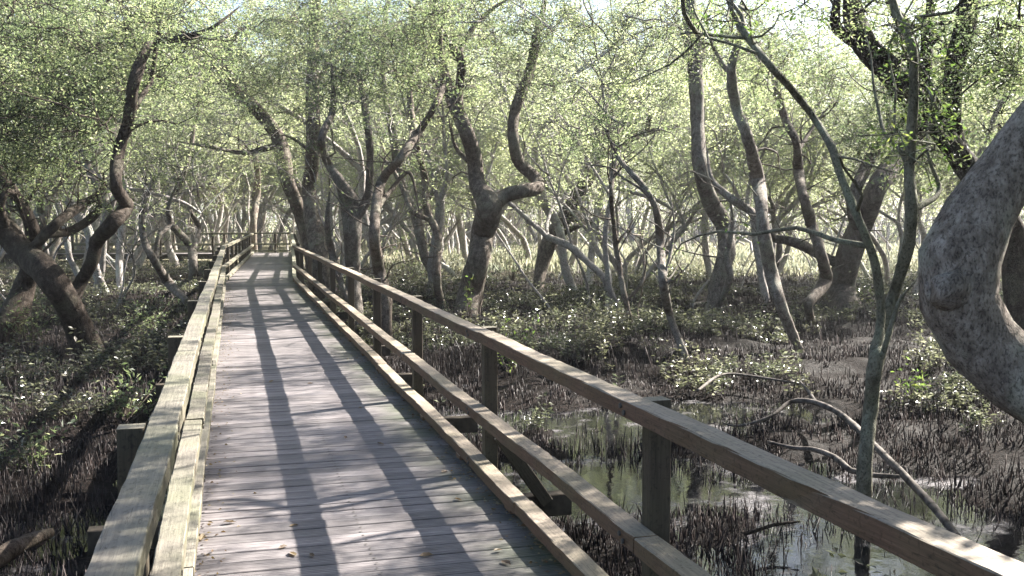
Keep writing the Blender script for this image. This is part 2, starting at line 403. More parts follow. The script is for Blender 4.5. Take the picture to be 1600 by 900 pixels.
# ------------------------------------------------------------------ ground shape
_gr = np.random.default_rng(3)
_W = [( _gr.uniform(0, 6.28), _gr.uniform(0, 6.28), f, a) for f, a in ((0.25, .05), (0.55, .035), (1.1, .03), (2.3, .02), (4.7, .012)) for _ in range(3)]
def gz(x, y):
    x = np.asarray(x, float); y = np.asarray(y, float)
    z = np.full(np.broadcast(x, y).shape, -0.58)
    for th, ph, f, a in _W:
        z = z + a * np.sin(f * (x * math.cos(th) + y * math.sin(th)) * 2.1 + ph)
    for cx, cy, rx, ry, dep in ((1.6, 8.0, 2.6, 2.4, .13), (2.0, 11.0, 2.2, 1.4, .10), (-5.0, 9.3, 1.8, 1.6, .13),
                                (-3.9, 6.6, 1.0, 1.0, .13), (5.0, 13.0, 3.0, 1.2, .09), (3.2, 6.3, 2.0, 1.2, .10)):
        z = z - dep * np.exp(-((x - cx) / rx) ** 2 - ((y - cy) / ry) ** 2)
    return z + 0.10 * np.clip((y - 16) / 25, 0, 1)
WATER_Z = -0.695
def ground():
    xs = np.concatenate([-np.geomspace(500, 16, 26), np.arange(-15.8, 16, 0.16), np.geomspace(16, 500, 26)])
    ys = np.concatenate([-np.geomspace(300, 4, 18), np.arange(-3.8, 26, 0.16), np.geomspace(26, 700, 60)])
    X, Y = np.meshgrid(xs, ys); Z = gz(X, Y)
    n = len(xs); v = np.stack([X, Y, Z], -1).reshape(-1, 3)
    i = (np.arange(len(ys) - 1) * n)[:, None] + np.arange(n - 1)
    q = np.stack([i, i + 1, i + n + 1, i + n], -1).reshape(-1, 4)
    link('ground', mesh_np('ground', v, q, smooth=True), M_MUD, kind='structure')
    v = [(-40, -10, WATER_Z), (40, -10, WATER_Z), (40, 24, WATER_Z), (-40, 24, WATER_Z)]
    link('water', mesh_np('water', v, [(0, 1, 2, 3)]), M_WATER, kind='structure')
ground()

# ------------------------------------------------------------------ boardwalk frames
def heading(deg): a = R(deg); return np.array([math.cos(a), math.sin(a), 0]), np.array([-math.sin(a), math.cos(a), 0])
U1, V1 = heading(15.6)
U2, V2 = heading(12.6)
UIL, UIR = -0.205, 1.464           # inner faces of the left and right rails
RW, RH = 0.102, 0.068              # rail width, thickness
UOL, UOR = UIL - RW, UIR + RW
L1 = 26.6; L2 = 20.9; BAY = 2.7; V0 = 3.62
O2 = V1 * L1 - U2 * 0 
def P1(u, v, z=0.0): return U1 * u + V1 * v + np.array([0, 0, z])
def P2(u, v, z=0.0): return O2 + U2 * u + V2 * v + np.array([0, 0, z])
def place(o, p, ang, tilt=0):
    o.location = p; o.rotation_euler = (0, tilt, ang)
A1, A2 = R(15.6), R(12.6)
Z_TOP, Z_MID, Z_KERB = 0.951 - RH / 2, 0.436 - RH / 2, 0.103 - RH / 2

# ---- deck
deck = thing('boardwalk', 'long grey plank boardwalk running from the foreground to a left turn under the trees', 'boardwalk')
PW, PGAP, PT = 0.139, 0.0065, 0.038
uc, ul = (UOL + UOR) / 2, UOR - UOL + 0.02
npl = 0
def plank_at(p, ang, l=ul, rng=random):
    me = box_mesh(l, PW, PT, M_PLANK, 0.003)
    o = link('plank', me, None, deck)
    o.location = (p[0], p[1], -PT / 2 + rng.uniform(-0.0035, 0.0015)); o.rotation_euler = (rng.uniform(-.012, .012), rng.uniform(-.0012, .0012), ang + rng.uniform(-.003, .003))
v = 0.9; k = 0
while v < L1 - 0.05:
    plank_at(P1(uc + random.uniform(-.008, .008), v), A1); v += PW + PGAP + (0.012 if k % 36 == 33 else 0) + random.uniform(-.001, .002); k += 1
v = 0.12; mb = MB(); L2D = L2 + 1.7
while v < L2D:
    p = P2(uc, v)
    if k < 290: plank_at(p, A2); k += 1
    else:
        vv, q, t = box_v(ul, PW, PT, 0.004)
        w = vv[:, :1] * U2 + vv[:, 1:2] * V2 + np.array([0, 0, 1]) * vv[:, 2:3]
        mb.add(w + p + [0, 0, -PT / 2 + random.uniform(-.002, .0015)], q, t)
    v += PW + PGAP
me = mb.mesh('far_planks'); link('far_planks', me, M_PLANK, deck, kind='stuff')
mb = MB(); rs = random.Random(5); v = 0.9
a8 = np.linspace(0, 2 * np.pi, 7, endpoint=False)
while v < 9:
    for uu in (UOL + 0.12, uc, UOR - 0.12):
        for dv in (-.035, .035):
            c = P1(uu + rs.uniform(-.008, .008), v + dv + rs.uniform(-.004, .004), .0022)
            mb.add(np.vstack([c + np.stack([np.cos(a8) * .0075, np.sin(a8) * .0075, 0 * a8], -1)]), None, [(0, i, i + 1) for i in range(1, 6)])
    v += PW + PGAP
link('screw_heads', mb.mesh('screws'), M_STEEL, deck, kind='stuff')
# bearers and joists under the deck
def beam(name, l, w, h, m, p, ang, parent, tilt=0.0):
    o = link(name, box_mesh(l, w, h, m), None, parent); place(o, p, ang, tilt); return o
for uu in (UOL + 0.12, uc, UOR - 0.12):
    beam('joist', L1 - 0.6, 0.06, 0.15, M_DARKW, P1(uu, L1 / 2 + 0.3, -PT - 0.078), A1 + math.pi / 2, deck)
    beam('joist', L2, 0.06, 0.15, M_DARKW, P2(uu, L2 / 2 + 0.3, -PT - 0.078), A2 + math.pi / 2, deck)
for i in range(-1, 9):
    v = V0 + BAY * i
    if v < 1: continue
    if v > L1 - .2: break
    beam('bearer', 3.05, 0.10, 0.15, M_DARKW, P1(uc + 0.02, v + 0.012, -0.27), A1, deck)
    beam('stump', 0.62, 0.13, 0.13, M_DARKW, P1(uc, v + 0.012, -0.66), A1, deck, math.pi / 2)

# ---- railings: a thing per side and stretch
def railing(label, group, P, ang, v_start, v_end, side, m, posts, joints, mpost=M_POST, brace=True, kerb=True):
    mid = P((UIL + UIR) / 2, (v_start + v_end) / 2, -0.0)
    root = thing('timber_railing', label, 'railing', (0, 0, 0), group)
    ucen = (UIR + UOR) / 2 if side > 0 else (UIL + UOL) / 2
    rows = [('handrail', Z_TOP, 0), ('mid_rail', Z_MID, 1)] + ([('kerb_rail', Z_KERB, 2)] if kerb else [])
    for nm, z, sh in rows:
        js = [v_start] + [j for j in joints[sh % len(joints)] if v_start + .3 < j < v_end - .3] + [v_end]
        for a, b in zip(js, js[1:]):
            l = b - a - 0.006
            o = link(nm, rail_mesh(l, RW, RH, a * 7 + sh + side), m, root)
            p = P(ucen + random.uniform(-.003, .003), (a + b) / 2, z + random.uniform(-.0025, .0025))
            place(o, p, ang + math.pi / 2 + random.uniform(-.0006, .0006))
    up = (UOR + 0.047) if side > 0 else (UOL - 0.047)
    for v in posts:
        h = 1.78; o = link('post', box_mesh(h, 0.088, 0.088, mpost, 0.004), None, root)
        me_rot = (0, math.pi / 2, 0)
        o.rotation_euler = (random.uniform(-.006, .006), math.pi / 2 + random.uniform(-.006, .006), ang)
        o.location = P(up, v, 0.952 - h / 2)
        if kerb:
            beam('spacer_block', 0.12, 0.09, 0.034, m, P(ucen, v + .35, 0.018), ang + math.pi / 2, root)
            beam('spacer_block', 0.12, 0.09, 0.034, m, P(ucen, v - .95, 0.018), ang + math.pi / 2, root)
        if brace and side > 0 and 5.5 < v < 7:
            a = np.array(P(up + side * 0.05, v - 0.055, 0.24)); b = np.array(P(up + side * 0.38, v - 0.055, -0.24)); d = b - a
            o = link('brace', box_mesh(round(float(np.linalg.norm(d)), 2), 0.045, 0.09, mpost), None, root)
            o.location = (a + b) / 2; o.rotation_euler = Vector(d).to_track_quat('X', 'Z').to_euler()
    return root
def hexhead(rad, th):
    a = np.linspace(0, 2 * np.pi, 6, endpoint=False); c = np.stack([np.zeros(6), np.cos(a) * rad, np.sin(a) * rad], -1)
    v = np.vstack([c, c + [th, 0, 0]]); q = [(i, (i + 1) % 6, 6 + (i + 1) % 6, 6 + i) for i in range(6)]
    mb = MB(); mb.add(v, q, [(6, 6 + i, 7 + i) for i in range(1, 5)]); me = mb.mesh('bolt'); me.materials.append(M_STEEL); return me
HEX = hexhead(.011, .007)
def bolts(root, P, ang, posts, side):
    for v in posts:
        for z in (Z_TOP, Z_MID, Z_KERB):
            for dv in (-.018, .018):
                o = link('bolt', HEX, None, root); u = UIR - .001 if side > 0 else UIL + .001
                o.location = P(u, v + dv, z + dv * .6); o.rotation_euler = (0, 0, ang + (math.pi if side > 0 else 0))
p1 = [V0 + BAY * i for i in range(-1, 9) if 0.8 < V0 + BAY * i < L1 - .3]
J = lambda s, n=9: [s + 5.4 * i for i in range(n)]
GR = 'timber railings of the boardwalk'
rr_ = railing('right hand railing of the near stretch, brown timber with three rails', GR, P1, A1, 0.55, L1 - 0.004, 1, M_RAILR, p1, [J(6.05), J(3.5), J(5.2)])
bolts(rr_, P1, A1, p1[:4], 1)
rl_ = railing('left hand railing of the near stretch, yellow green mossy timber', GR, P1, A1, 0.55, L1 - 0.004, -1, M_RAILL, p1, [J(3.72), J(6.35), J(4.6)])
bolts(rl_, P1, A1, p1[:4], -1)
p2 = [1.0 + 2.35 * i for i in range(9)]
railing('right hand railing of the far straight, seen end on past the bend', GR, P2, A2, 0.004, L2 + 1.7, 1, M_FRAIL, p2, [J(5.4)] * 3, brace=False)
railing('mossy left hand railing of the far straight after the bend', GR, P2, A2, 0.004, L2 - 0.1, -1, M_RAILL, p2, [J(5.4)] * 3, brace=False)

# the side walk going left at the end
E = P2(UOR, L2 + 1.75)            # outer far corner
YF = E[1]; XR = E[0]; XL = -34.0; YN = YF - 1.72
side_w = thing('side_boardwalk', 'raised walkway branching left behind the trees at the far end', 'boardwalk')
mb = MB(); x = XL
while x < P2(UOL, L2)[0] - 0.1:
    vv, q, t = box_v(YF - YN, PW, PT, 0.004)
    w = np.stack([vv[:, 1], vv[:, 0], vv[:, 2]], -1); mb.add(w + [x, (YF + YN) / 2, -PT / 2 + random.uniform(-.002, .002)], q, t); x += PW + PGAP
link('planks', mb.mesh('side_planks'), M_PLANK, side_w, kind='stuff')
xc, xl = (XL + P2(UOL, L2)[0]) / 2, P2(UOL, L2)[0] - XL
for y in (YN + 0.06, YF - 0.06):
    beam('edge_beam', round(xl, 2), 0.07, 0.22, M_DARKW, (xc, y, -PT - 0.113), 0, side_w)
for i in range(9):
    xx = XL + 1 + i * 2.5
    for y in (YN + 0.2, YF - 0.2):
        beam('stump', 0.6, 0.14, 0.14, M_DARKW, (xx, y, -0.5), 0, side_w, math.pi / 2)
def side_rail(label, y, x0, x1, m):
    root = thing('timber_railing', label, 'railing', (0, 0, 0), GR)
    for nm, z in (('handrail', Z_TOP), ('mid_rail', Z_MID), ('kerb_rail', Z_KERB)):
        x = x0
        while x < x1 - 0.2:
            l = min(5.0, x1 - x); beam(nm, round(l - .006, 2), RW, RH, m, (x + l / 2, y, z + random.uniform(-.004, .004)), 0, root); x += l
    x = x0 + 0.5; s = 1 if y > (YN + YF) / 2 else -1
    while x < x1:
        o = link('post', box_mesh(1.75, 0.10, 0.10, M_POST, 0.008), None, root)
        o.rotation_euler = (0, math.pi / 2, 0); o.location = (x, y + s * 0.103, 0.966 - .875); x += 2.45
side_rail('railing across the very end of the boardwalk and along the side walk behind', YF, XL, XR - 0.12, M_FRAIL)
side_rail('front railing of the side walk, left of the far straight', YN + 0.05, XL, P2(UOL, L2)[0] - 0.1, M_FRAIL)

def path_dist(x, y):
    p = np.stack([np.asarray(x, float), np.asarray(y, float)], -1)
    best = np.full(p.shape[:-1], 1e9)
    segs = [(P1(uc, -2)[:2], P1(uc, L1)[:2]), (P2(uc, 0)[:2], P2(uc, L2 + 1)[:2]), (np.array([XL, (YF + YN) / 2]), P2(uc, L2 + .9)[:2])]
    for a, b in segs:
        d = b - a; t = np.clip(((p - a) @ d) / (d @ d), 0, 1)
        best = np.minimum(best, np.linalg.norm(p - (a + t[..., None] * d), axis=-1))
    return best

# ------------------------------------------------------------------ trees
def px(x, y, D):
    a = (x - CX) / FPX; b = -(y - CY) / FPX
    dy = math.cos(PITCH) + b * math.sin(PITCH); dz = -math.sin(PITCH) + b * math.cos(PITCH)
    s = D / dy
    return np.array([a * s, D, EYE + dz * s])
def crown_from(mt, ml, nodes, targets, nleaf, leaf, rng, spread=0.38, up=0.25):
    """thin twigs from the nearest limb node to every target; leaves in loose sprays round the twig ends"""
    nodes = np.asarray(nodes); targets = np.asarray(targets)
    near = [float(np.min(np.linalg.norm(nodes - tg, axis=1))) for tg in targets]
    for tg in targets[np.argsort(near)]:
        d = np.linalg.norm(nodes - tg, axis=1) + 0.5 * np.maximum(0, nodes[:, 2] - tg[2]); i = int(np.argmin(d)); a = nodes[i]
        if d[i] > 0.25:
            n = 5; tt = np.linspace(0, 1, n)[:, None]
            pts = a * (1 - tt) + tg * tt; amp = min(d[i] * 0.09, .22)
            pts[1:-1] += rng.normal(0, amp, (n - 2, 3))
            pts = spline(pts, max(0.15, d[i] / 9))
            r0 = min(0.030, 0.007 + 0.006 * d[i])
            tube(mt, pts, np.linspace(r0, 0.004, len(pts)), 4, 0, rng); nodes = np.vstack([nodes, pts[::3]])
        ns = 6
        c = tg + rng.normal(0, spread * 0.95, (ns, 3)) * [1, 1, 0.7]
        for cc in c:
            tube(mt, np.array([tg, (tg + cc) / 2 + rng.normal(0, .04, 3), cc]), [0.006, 0.005, 0.003], 3, 0, rng)
        m = nleaf // ns
        pos = (c[:, None, :] + rng.normal(0, 1, (ns, m, 3)) * (spread * rng.uniform(.16, .38, (ns, 1, 1))) * [1, 1, 0.75]).reshape(-1, 3)
        leaves(ml, pos, leaf, rng, up)

def build_tree(label, limbs, targets, nleaf, leaf, base, barkm, leafm, rng, group=None, sides=12, rough=0.09, extra=None, spread=.38, side_n=0):
    """limbs: list of (points Nx3, radii N) in world space"""
    mt, ml = MB(), MB(); nodes = []
    for pts, rad in limbs:
        a = spline(np.hstack([pts, np.asarray(rad)[:, None]]), max(0.05, float(np.mean(rad)) * 0.8))
        tube(mt, a[:, :3], a[:, 3], sides if np.max(rad) > .06 else 7, rough, rng); nodes.append(a[::3, :3])
    nodes = np.vstack(nodes)
    for _ in range(side_n):      # crooked bare side branches with a few leaves
        a = nodes[rng.integers(len(nodes))]
        if a[2] < 0.5: continue
        d = rng.normal(0, 1, 3); d[2] = abs(d[2]) * .6 + .15; d /= np.linalg.norm(d); P = [a]; L = rng.uniform(.6, 2.2)
        for _ in range(6):
            d = d + rng.normal(0, .38, 3); d[2] += .08; d /= np.linalg.norm(d); P.append(P[-1] + d * L / 6)
        P = np.array(P)
        if P[:, 1].min() < 3: continue
        r0 = rng.uniform(.009, .026); q = spline(P, .12); tube(mt, q, np.linspace(r0, .004, len(q)), 5, 0, rng)
        if rng.random() < .6 and leafm is not None:
            m = rng.integers(6, 26); leaves(ml, q[rng.integers(len(q) // 2, len(q), m)] + rng.normal(0, .12, (m, 3)), leaf, rng, .25)
    mw = mt
    if len(targets): crown_from(mw, ml, nodes, targets, nleaf, leaf, rng, spread)
    root = thing('mangrove_tree', label, 'tree', tuple(base), group)
    link('trunk', mt.mesh('trunk', True, base), barkm, root)
    if ml.n: link('crown', ml.mesh('crown', False, base), leafm, root)
    return root

def hero(label, D, limbs, clumps, bark=None, leafm=None, seed=0, nleaf=210, leaf=0.055, thick=.93, hi=0, rough=.09, spread=.34, wob=0.02, side_n=16):
    """limbs in photo pixels: [(x, y, width px), ...] at distance D (+ optional per-limb depth drift)"""
    rng = np.random.default_rng(100 + seed); L = []
    for k, lim in enumerate(limbs):
        drift = 0.0
        if isinstance(lim, tuple): drift, start, lim = lim[0], lim[1], lim[2]
        else: start = 0.0
        n = len(lim); P, Rr = [], []
        for i, (x, y, w) in enumerate(lim):
            dd = D + start + drift * i / max(1, n - 1) + (rng.normal(0, wob * D) if 0 < i < n - 1 else 0)
            P.append(px(x, y, dd)); Rr.append(w * dd / FPX / 2 * thick)
        if k == 0:      # root flare into the mud
            g = float(gz(P[0][0], P[0][1]))
            if P[0][2] > g: P.insert(0, np.array([P[0][0] + rng.normal(0, .03), P[0][1], g - 0.06])); Rr.insert(0, Rr[0] * 1.12)
            P.insert(0, P[0] + [0, 0, -0.25]); Rr.insert(0, Rr[0] * 1.3)
        if k:       # root the limb inside the stem it grows from
            prev = np.vstack([spline(np.hstack([a_, b_[:, None]]), .05) for a_, b_ in L])
            dd_ = np.hypot(prev[:, 0] - P[0][0], prev[:, 2] - P[0][2]); j = int(np.argmin(dd_ + .15 * abs(prev[:, 1] - P[0][1])))
            if dd_[j] < max(.3, 3 * prev[j, 3]):
                off_ = prev[j, 1] - P[0][1]
                P = [p_ + np.array([0, off_ * max(0, 1 - i / max(1, n - 1)), 0]) for i, p_ in enumerate(P)]
                P[0] = prev[j, :3].copy(); Rr[0] = min(Rr[0], prev[j, 3] * .95)
            Rr[-1] *= .3; Rr[-2] *= .8
        else: Rr[-1] *= .6
        L.append((np.array(P), np.array(Rr)))
    T = []
    for (x, y, rx, ry, n, dD) in clumps:        # leaf sprays: centre and spread in pixels, number, depth offset
        for _ in range(int(n * 1.7)):
            r = rng.normal(0, 0.55, 2); d = max(3.0, D + dD + rng.normal(0, 0.9))
            p = px(x + r[0] * rx, y + r[1] * ry, d)
            if p[2] > 0.35 and path_dist(p[0], p[1]) > (1.5 if p[2] < 2.6 else 0): T.append(p)
    base = L[0][0][1].copy()
    return build_tree(label, L, T, nleaf, leaf, base, bark or M_BARK, leafm or M_LEAF, rng, None, 14 + hi, rough, spread=spread, side_n=side_n)

hero('dark leaning tree at far left with a crooked S shaped stem and dense crown', 15.5, [
    [(142, 560, 56), (118, 500, 46), (80, 435, 44), (35, 392, 42), (0, 350, 40), (-45, 300, 34), (-80, 200, 30), (-60, 60, 22), (-20, -60, 16)],
    (-1.0, 0, [(118, 480, 24), (140, 440, 22), (158, 405, 21), (165, 375, 22), (188, 348, 26), (206, 322, 22), (190, 290, 19), (193, 240, 20), (207, 190, 20), (215, 130, 18), (232, 80, 16), (246, 68, 12), (285, 60, 10), (330, 45, 9), (375, 10, 7)]),
    (0.5, -.5, [(205, 195, 12), (228, 160, 9), (243, 130, 8), (247, 90, 8), (250, 50, 7), (262, -10, 6)]),
    (1.0, 0, [(40, 395, 20), (85, 350, 17), (130, 318, 15), (158, 298, 12), (162, 270, 8)]),
    (0.8, 0, [(95, 385, 16), (110, 362, 15), (140, 345, 14), (156, 325, 14), (152, 290, 9)]),
    (0.5, 0, [(10, 360, 16), (-10, 320, 14), (15, 300, 12), (40, 345, 9)]),
    ], [(60, 190, 130, 80, 46, 0), (130, 110, 150, 90, 40, 1), (40, 40, 120, 60, 26, -1), (250, 40, 110, 50, 22, 0), (-90, 120, 100, 120, 30, -1), (40, 270, 80, 50, 16, 1)], M_BARKB, seed=1)
hero('thick leaning dark trunk cut by the left picture edge', 16.8, [
    [(-35, 600, 60), (8, 515, 46), (38, 450, 36), (52, 400, 30), (48, 350, 22), (20, 300, 18), (-30, 220, 15), (-60, 100, 12)]],
    [(-100, 150, 90, 100, 20, 0), (-40, 40, 80, 60, 14, 0)], M_BARKB, seed=2)
hero('pale grey leaning limbs behind the dark S shaped tree at left', 22, [
    [(40, 470, 20), (48, 400, 24), (62, 340, 26), (95, 275, 24), (140, 238, 26), (190, 190, 16), (230, 120, 12)],
    (0, 0, [(140, 240, 14), (160, 290, 14), (178, 330, 12), (210, 360, 9)]),
    (0, 0, [(62, 330, 14), (72, 280, 12), (60, 220, 10), (80, 150, 8)])],
    [(130, 170, 120, 60, 26, 0), (220, 90, 110, 60, 22, 0), (60, 110, 80, 60, 16, 0)], M_BARKP, seed=3)
hero('dark trunk leaning left over the far boardwalk, broken off at the top', 27.5, [
    [(500, 470, 30), (486, 400, 28), (470, 335, 28), (450, 285, 26), (438, 225, 26), (425, 200, 24), (395, 165, 24), (368, 140, 22), (352, 105, 18), (358, 72, 18), (350, 52, 12)],
    (1, 0, [(430, 228, 12), (400, 236, 10), (372, 238, 8), (320, 228, 8), (280, 222, 6)]),
    (-1, 0, [(358, 72, 10), (375, 50, 8), (400, 35, 6)]), (-1, 0, [(355, 62, 14), (320, 62, 12), (290, 72, 8), (250, 70, 6)])],
    [(400, 130, 90, 60, 30, 0), (330, 110, 70, 50, 22, -2), (440, 50, 90, 50, 22, 0), (420, 250, 50, 20, 6, 0)], M_BARK, seed=4, leaf=.06, thick=.82)
hero('tall straight grey trunk right of the far boardwalk bend', 25.5, [
    [(508, 470, 36), (498, 400, 34), (488, 330, 36), (484, 290, 28), (490, 220, 27), (488, 140, 24), (490, 60, 22), (492, 0, 20), (495, -60, 14)],
    (1, 0, [(492, 135, 12), (508, 110, 10), (522, 75, 9), (530, 30, 7)]),
    (-1, 0, [(486, 240, 8), (455, 215, 6), (430, 210, 5)])],
    [(510, 60, 80, 60, 24, 0), (560, 20, 70, 50, 16, 0), (440, 20, 60, 40, 14, 0)], M_BARK, seed=5, leaf=.06, thick=.82)
hero('pale cleft trunk just beyond the right railing with a dark slot in it', 19, [
    [(556, 500, 30), (552, 430, 30), (550, 370, 32), (548, 325, 36), (532, 285, 20), (512, 255, 16), (503, 215, 14), (520, 170, 11), (518, 100, 8)],
    (.6, 0, [(556, 350, 18), (572, 310, 17), (577, 255, 14), (574, 200, 14), (566, 150, 12), (560, 90, 9), (575, 30, 7)]),
    (-.3, .3, [(540, 500, 12), (532, 430, 13), (520, 390, 14), (512, 350, 14), (515, 300, 10)])],
    [(540, 130, 60, 60, 16, 0), (570, 60, 60, 60, 18, 0)], M_BARKP, seed=6, thick=.82)
hero('slim curved stem leaning right behind the middle of the right railing', 17, [
    [(602, 470, 22), (592, 420, 20), (585, 370, 19), (588, 320, 17), (598, 280, 15), (625, 248, 14), (655, 205, 13), (680, 165, 11), (692, 130, 9), (688, 60, 7), (700, 10, 5)],
    (.5, 0, [(590, 330, 10), (610, 300, 9), (640, 270, 8), (655, 330, 7)])],
    [(640, 110, 70, 70, 14, 0), (700, 30, 60, 40, 12, 0)], M_BARK, seed=7)
hero('big central tree whose trunk forks into an elbow limb on the right', 21.5, [
    [(728, 505, 46), (735, 455, 42), (748, 405, 40), (754, 365, 42), (764, 322, 44), (746, 290, 28), (742, 250, 25), (728, 205, 24), (706, 155, 22), (690, 105, 20), (680, 55, 18), (678, 0, 15), (670, -60, 10)],
    (1.5, 0, [(762, 325, 30), (790, 306, 25), (815, 299, 23), (840, 293, 21), (836, 278, 20), (812, 255, 21), (802, 220, 19), (803, 180, 18), (815, 145, 18), (828, 110, 17), (838, 60, 15), (848, 20, 12), (855, -40, 9)]),
    (-1, 0, [(742, 240, 14), (722, 190, 15), (716, 150, 15), (721, 105, 15), (718, 88, 15), (700, 68, 13), (682, 35, 11), (666, 0, 10)]),
    (.5, 0, [(718, 92, 8), (735, 55, 9), (765, 20, 9), (800, -5, 8)]),
    (.4, 0, [(735, 260, 10), (712, 230, 8), (700, 180, 5)])],
    [(690, 60, 80, 60, 20, 0), (850, 30, 80, 50, 24, 0), (770, 30, 80, 50, 12, 0), (760, -90, 200, 60, 20, 0), (830, 120, 40, 40, 6, 0)], M_BARK, seed=8, hi=4, rough=.05, wob=.008)
hero('brown tree leaning hard to the right behind the central one', 31, [
    [(840, 460, 18), (846, 420, 20), (860, 375, 26), (888, 332, 27), (912, 288, 25), (936, 246, 23), (972, 222, 16), (1015, 206, 11), (1062, 196, 8)],
    (2, 0, [(930, 255, 26), (955, 220, 22), (978, 190, 16), (1000, 150, 12), (1020, 90, 9)]),
    (-1, 0, [(938, 245, 12), (934, 205, 10), (945, 175, 9), (955, 120, 7), (950, 60, 5)]),
    (-1, 0, [(1010, 208, 8), (1014, 185, 12), (1010, 168, 8)]),
    (1, 0, [(862, 372, 14), (900, 355, 12), (935, 338, 10)]), (1, 0, [(880, 340, 10), (925, 345, 10), (945, 328, 7)])],
    [(960, 110, 90, 60, 34, 0), (1040, 150, 70, 40, 16, 0), (930, 40, 80, 50, 20, 0)], M_BARK, seed=9, leaf=.06)
hero('tall grey tree with a bent lower trunk right of centre', 22, [
    [(1112, 505, 34), (1120, 450, 28), (1134, 395, 28), (1132, 355, 30), (1108, 310, 28), (1094, 260, 24), (1090, 190, 23), (1086, 110, 25), (1082, 50, 25), (1076, 0, 22), (1070, -70, 15)],
    (-.5, -.2, [(1136, 500, 12), (1142, 440, 11), (1138, 400, 11), (1145, 350, 9), (1140, 300, 7)]),
    (1, 0, [(1086, 110, 12), (1100, 80, 10), (1096, 40, 8)]), (1, 0, [(1092, 120, 9), (1070, 60, 8), (1050, 20, 6)])],
    [(1090, 30, 90, 60, 18, 0), (1010, 70, 60, 60, 10, 0), (1050, -90, 200, 60, 20, -1)], M_BARKP, seed=10, hi=4)
hero('slender leaning tree whose foot ends at the dark puddle right of centre', 16.6, [
    [(1254, 556, 11), (1238, 522, 17), (1218, 470, 20), (1205, 425, 21), (1194, 370, 23), (1190, 325, 22), (1184, 280, 22), (1168, 215, 20), (1150, 165, 18), (1143, 110, 15), (1155, 60, 11), (1160, 0, 8)],
    (2, 0, [(1194, 358, 16), (1172, 332, 15), (1140, 310, 13), (1112, 280, 10), (1104, 230, 7)]),
    (.5, 0, [(1146, 120, 9), (1120, 90, 7), (1108, 60, 6), (1104, 20, 5)])],
    [(1160, 60, 90, 50, 12, 0), (1210, 140, 50, 50, 5, 0), (1150, -150, 260, 90, 30, -1)], M_BARKP, seed=11, hi=2)
hero('slim kinked tree with an elbow low down, between two leaning trees', 20, [
    [(1270, 508, 14), (1264, 475, 16), (1290, 438, 22), (1282, 395, 18), (1268, 350, 17), (1256, 310, 17), (1247, 265, 16), (1244, 222, 14), (1226, 185, 12), (1212, 130, 10), (1200, 60, 8)],
    (1, 0, [(1246, 240, 8), (1270, 200, 7), (1300, 160, 5)])],
    [(1220, 80, 80, 60, 18, 0), (1290, 130, 50, 50, 8, 0)], M_BARK, seed=12)
hero('swollen based grey tree leaning right, with a log limb reaching left', 24.5, [
    [(1322, 488, 54), (1315, 450, 48), (1326, 400, 42), (1348, 345, 38), (1372, 290, 34), (1402, 245, 28), (1440, 200, 22), (1470, 140, 16), (1480, 60, 12)],
    (-1, 0, [(1320, 420, 20), (1290, 400, 17), (1250, 380, 17), (1212, 372, 18), (1205, 362, 14)]),
    (1, 0, [(1345, 360, 22), (1335, 310, 22), (1360, 250, 18), (1390, 200, 14), (1380, 140, 10)])],
    [(1400, 170, 90, 60, 30, 0), (1350, 230, 60, 40, 14, 0), (1470, 60, 70, 60, 18, 0)], M_BARK, seed=13)
hero('slim near tree forking just above the big right handrail', 7.9, [
    [(1350, 800, 27), (1352, 720, 25), (1360, 640, 24), (1368, 570, 26), (1380, 520, 27), (1398, 455, 19), (1418, 390, 20), (1424, 330, 21), (1421, 260, 18), (1425, 190, 17), (1428, 130, 14), (1424, 70, 16), (1398, 15, 14), (1390, -50, 10)],
    (.5, 0, [(1370, 560, 18), (1371, 480, 14), (1362, 410, 15), (1340, 350, 15), (1312, 280, 13), (1296, 230, 14), (1270, 185, 12), (1235, 140, 12), (1195, 95, 13), (1158, 45, 11), (1140, 10, 7), (1120, -40, 5)]),
    (.4, .2, [(1158, 52, 6), (1120, 50, 5), (1085, 48, 5), (1055, 56, 3)]),
    (-.4, 0, [(1362, 610, 12), (1388, 520, 9), (1405, 470, 7), (1430, 440, 4)]),
    (.5, .3, [(1424, 330, 10), (1448, 300, 8), (1440, 240, 6), (1452, 170, 5)]),
    ], [(1435, 190, 40, 60, 4, 0), (1425, 90, 50, 60, 3, 0), (1170, 5, 60, 20, 2, 0), (1450, 250, 30, 30, 1, 0), (1100, -420, 420, 200, 30, 0), (1860, -300, 240, 170, 50, .6), (1740, -190, 110, 90, 20, 0)], M_BARKG, M_LEAFG, seed=14, side_n=10, nleaf=66, leaf=.05, hi=2, spread=.17)
hero('massive grey trunk curving across the right edge of the picture', 5.4, [
    [(1840, 790, 130), (1750, 710, 122), (1665, 640, 116), (1592, 592, 118), (1532, 534, 120), (1498, 470, 120), (1502, 405, 122), (1530, 335, 112), (1573, 268, 96), (1625, 195, 92), (1700, 100, 90), (1780, -20, 84), (1800, -200, 66)],
    (-.12, -.02, [(1497, 462, 90), (1474, 446, 80), (1462, 436, 58)]),
    (.5, 0, [(1760, 10, 60), (1640, -120, 50), (1500, -260, 40), (1400, -420, 26)]),
    (-1, 0, [(1790, -80, 60), (1860, -250, 50), (1900, -400, 36)])],
    [(1400, -480, 320, 130, 16, 0), (1700, -420, 320, 150, 24, 0), (1800, -170, 110, 120, 26, .4), (2050, -250, 160, 160, 22, 0)], M_BARKM, M_LEAF, seed=15, hi=26, rough=.028, side_n=0, leaf=.065, wob=.008, spread=.3)
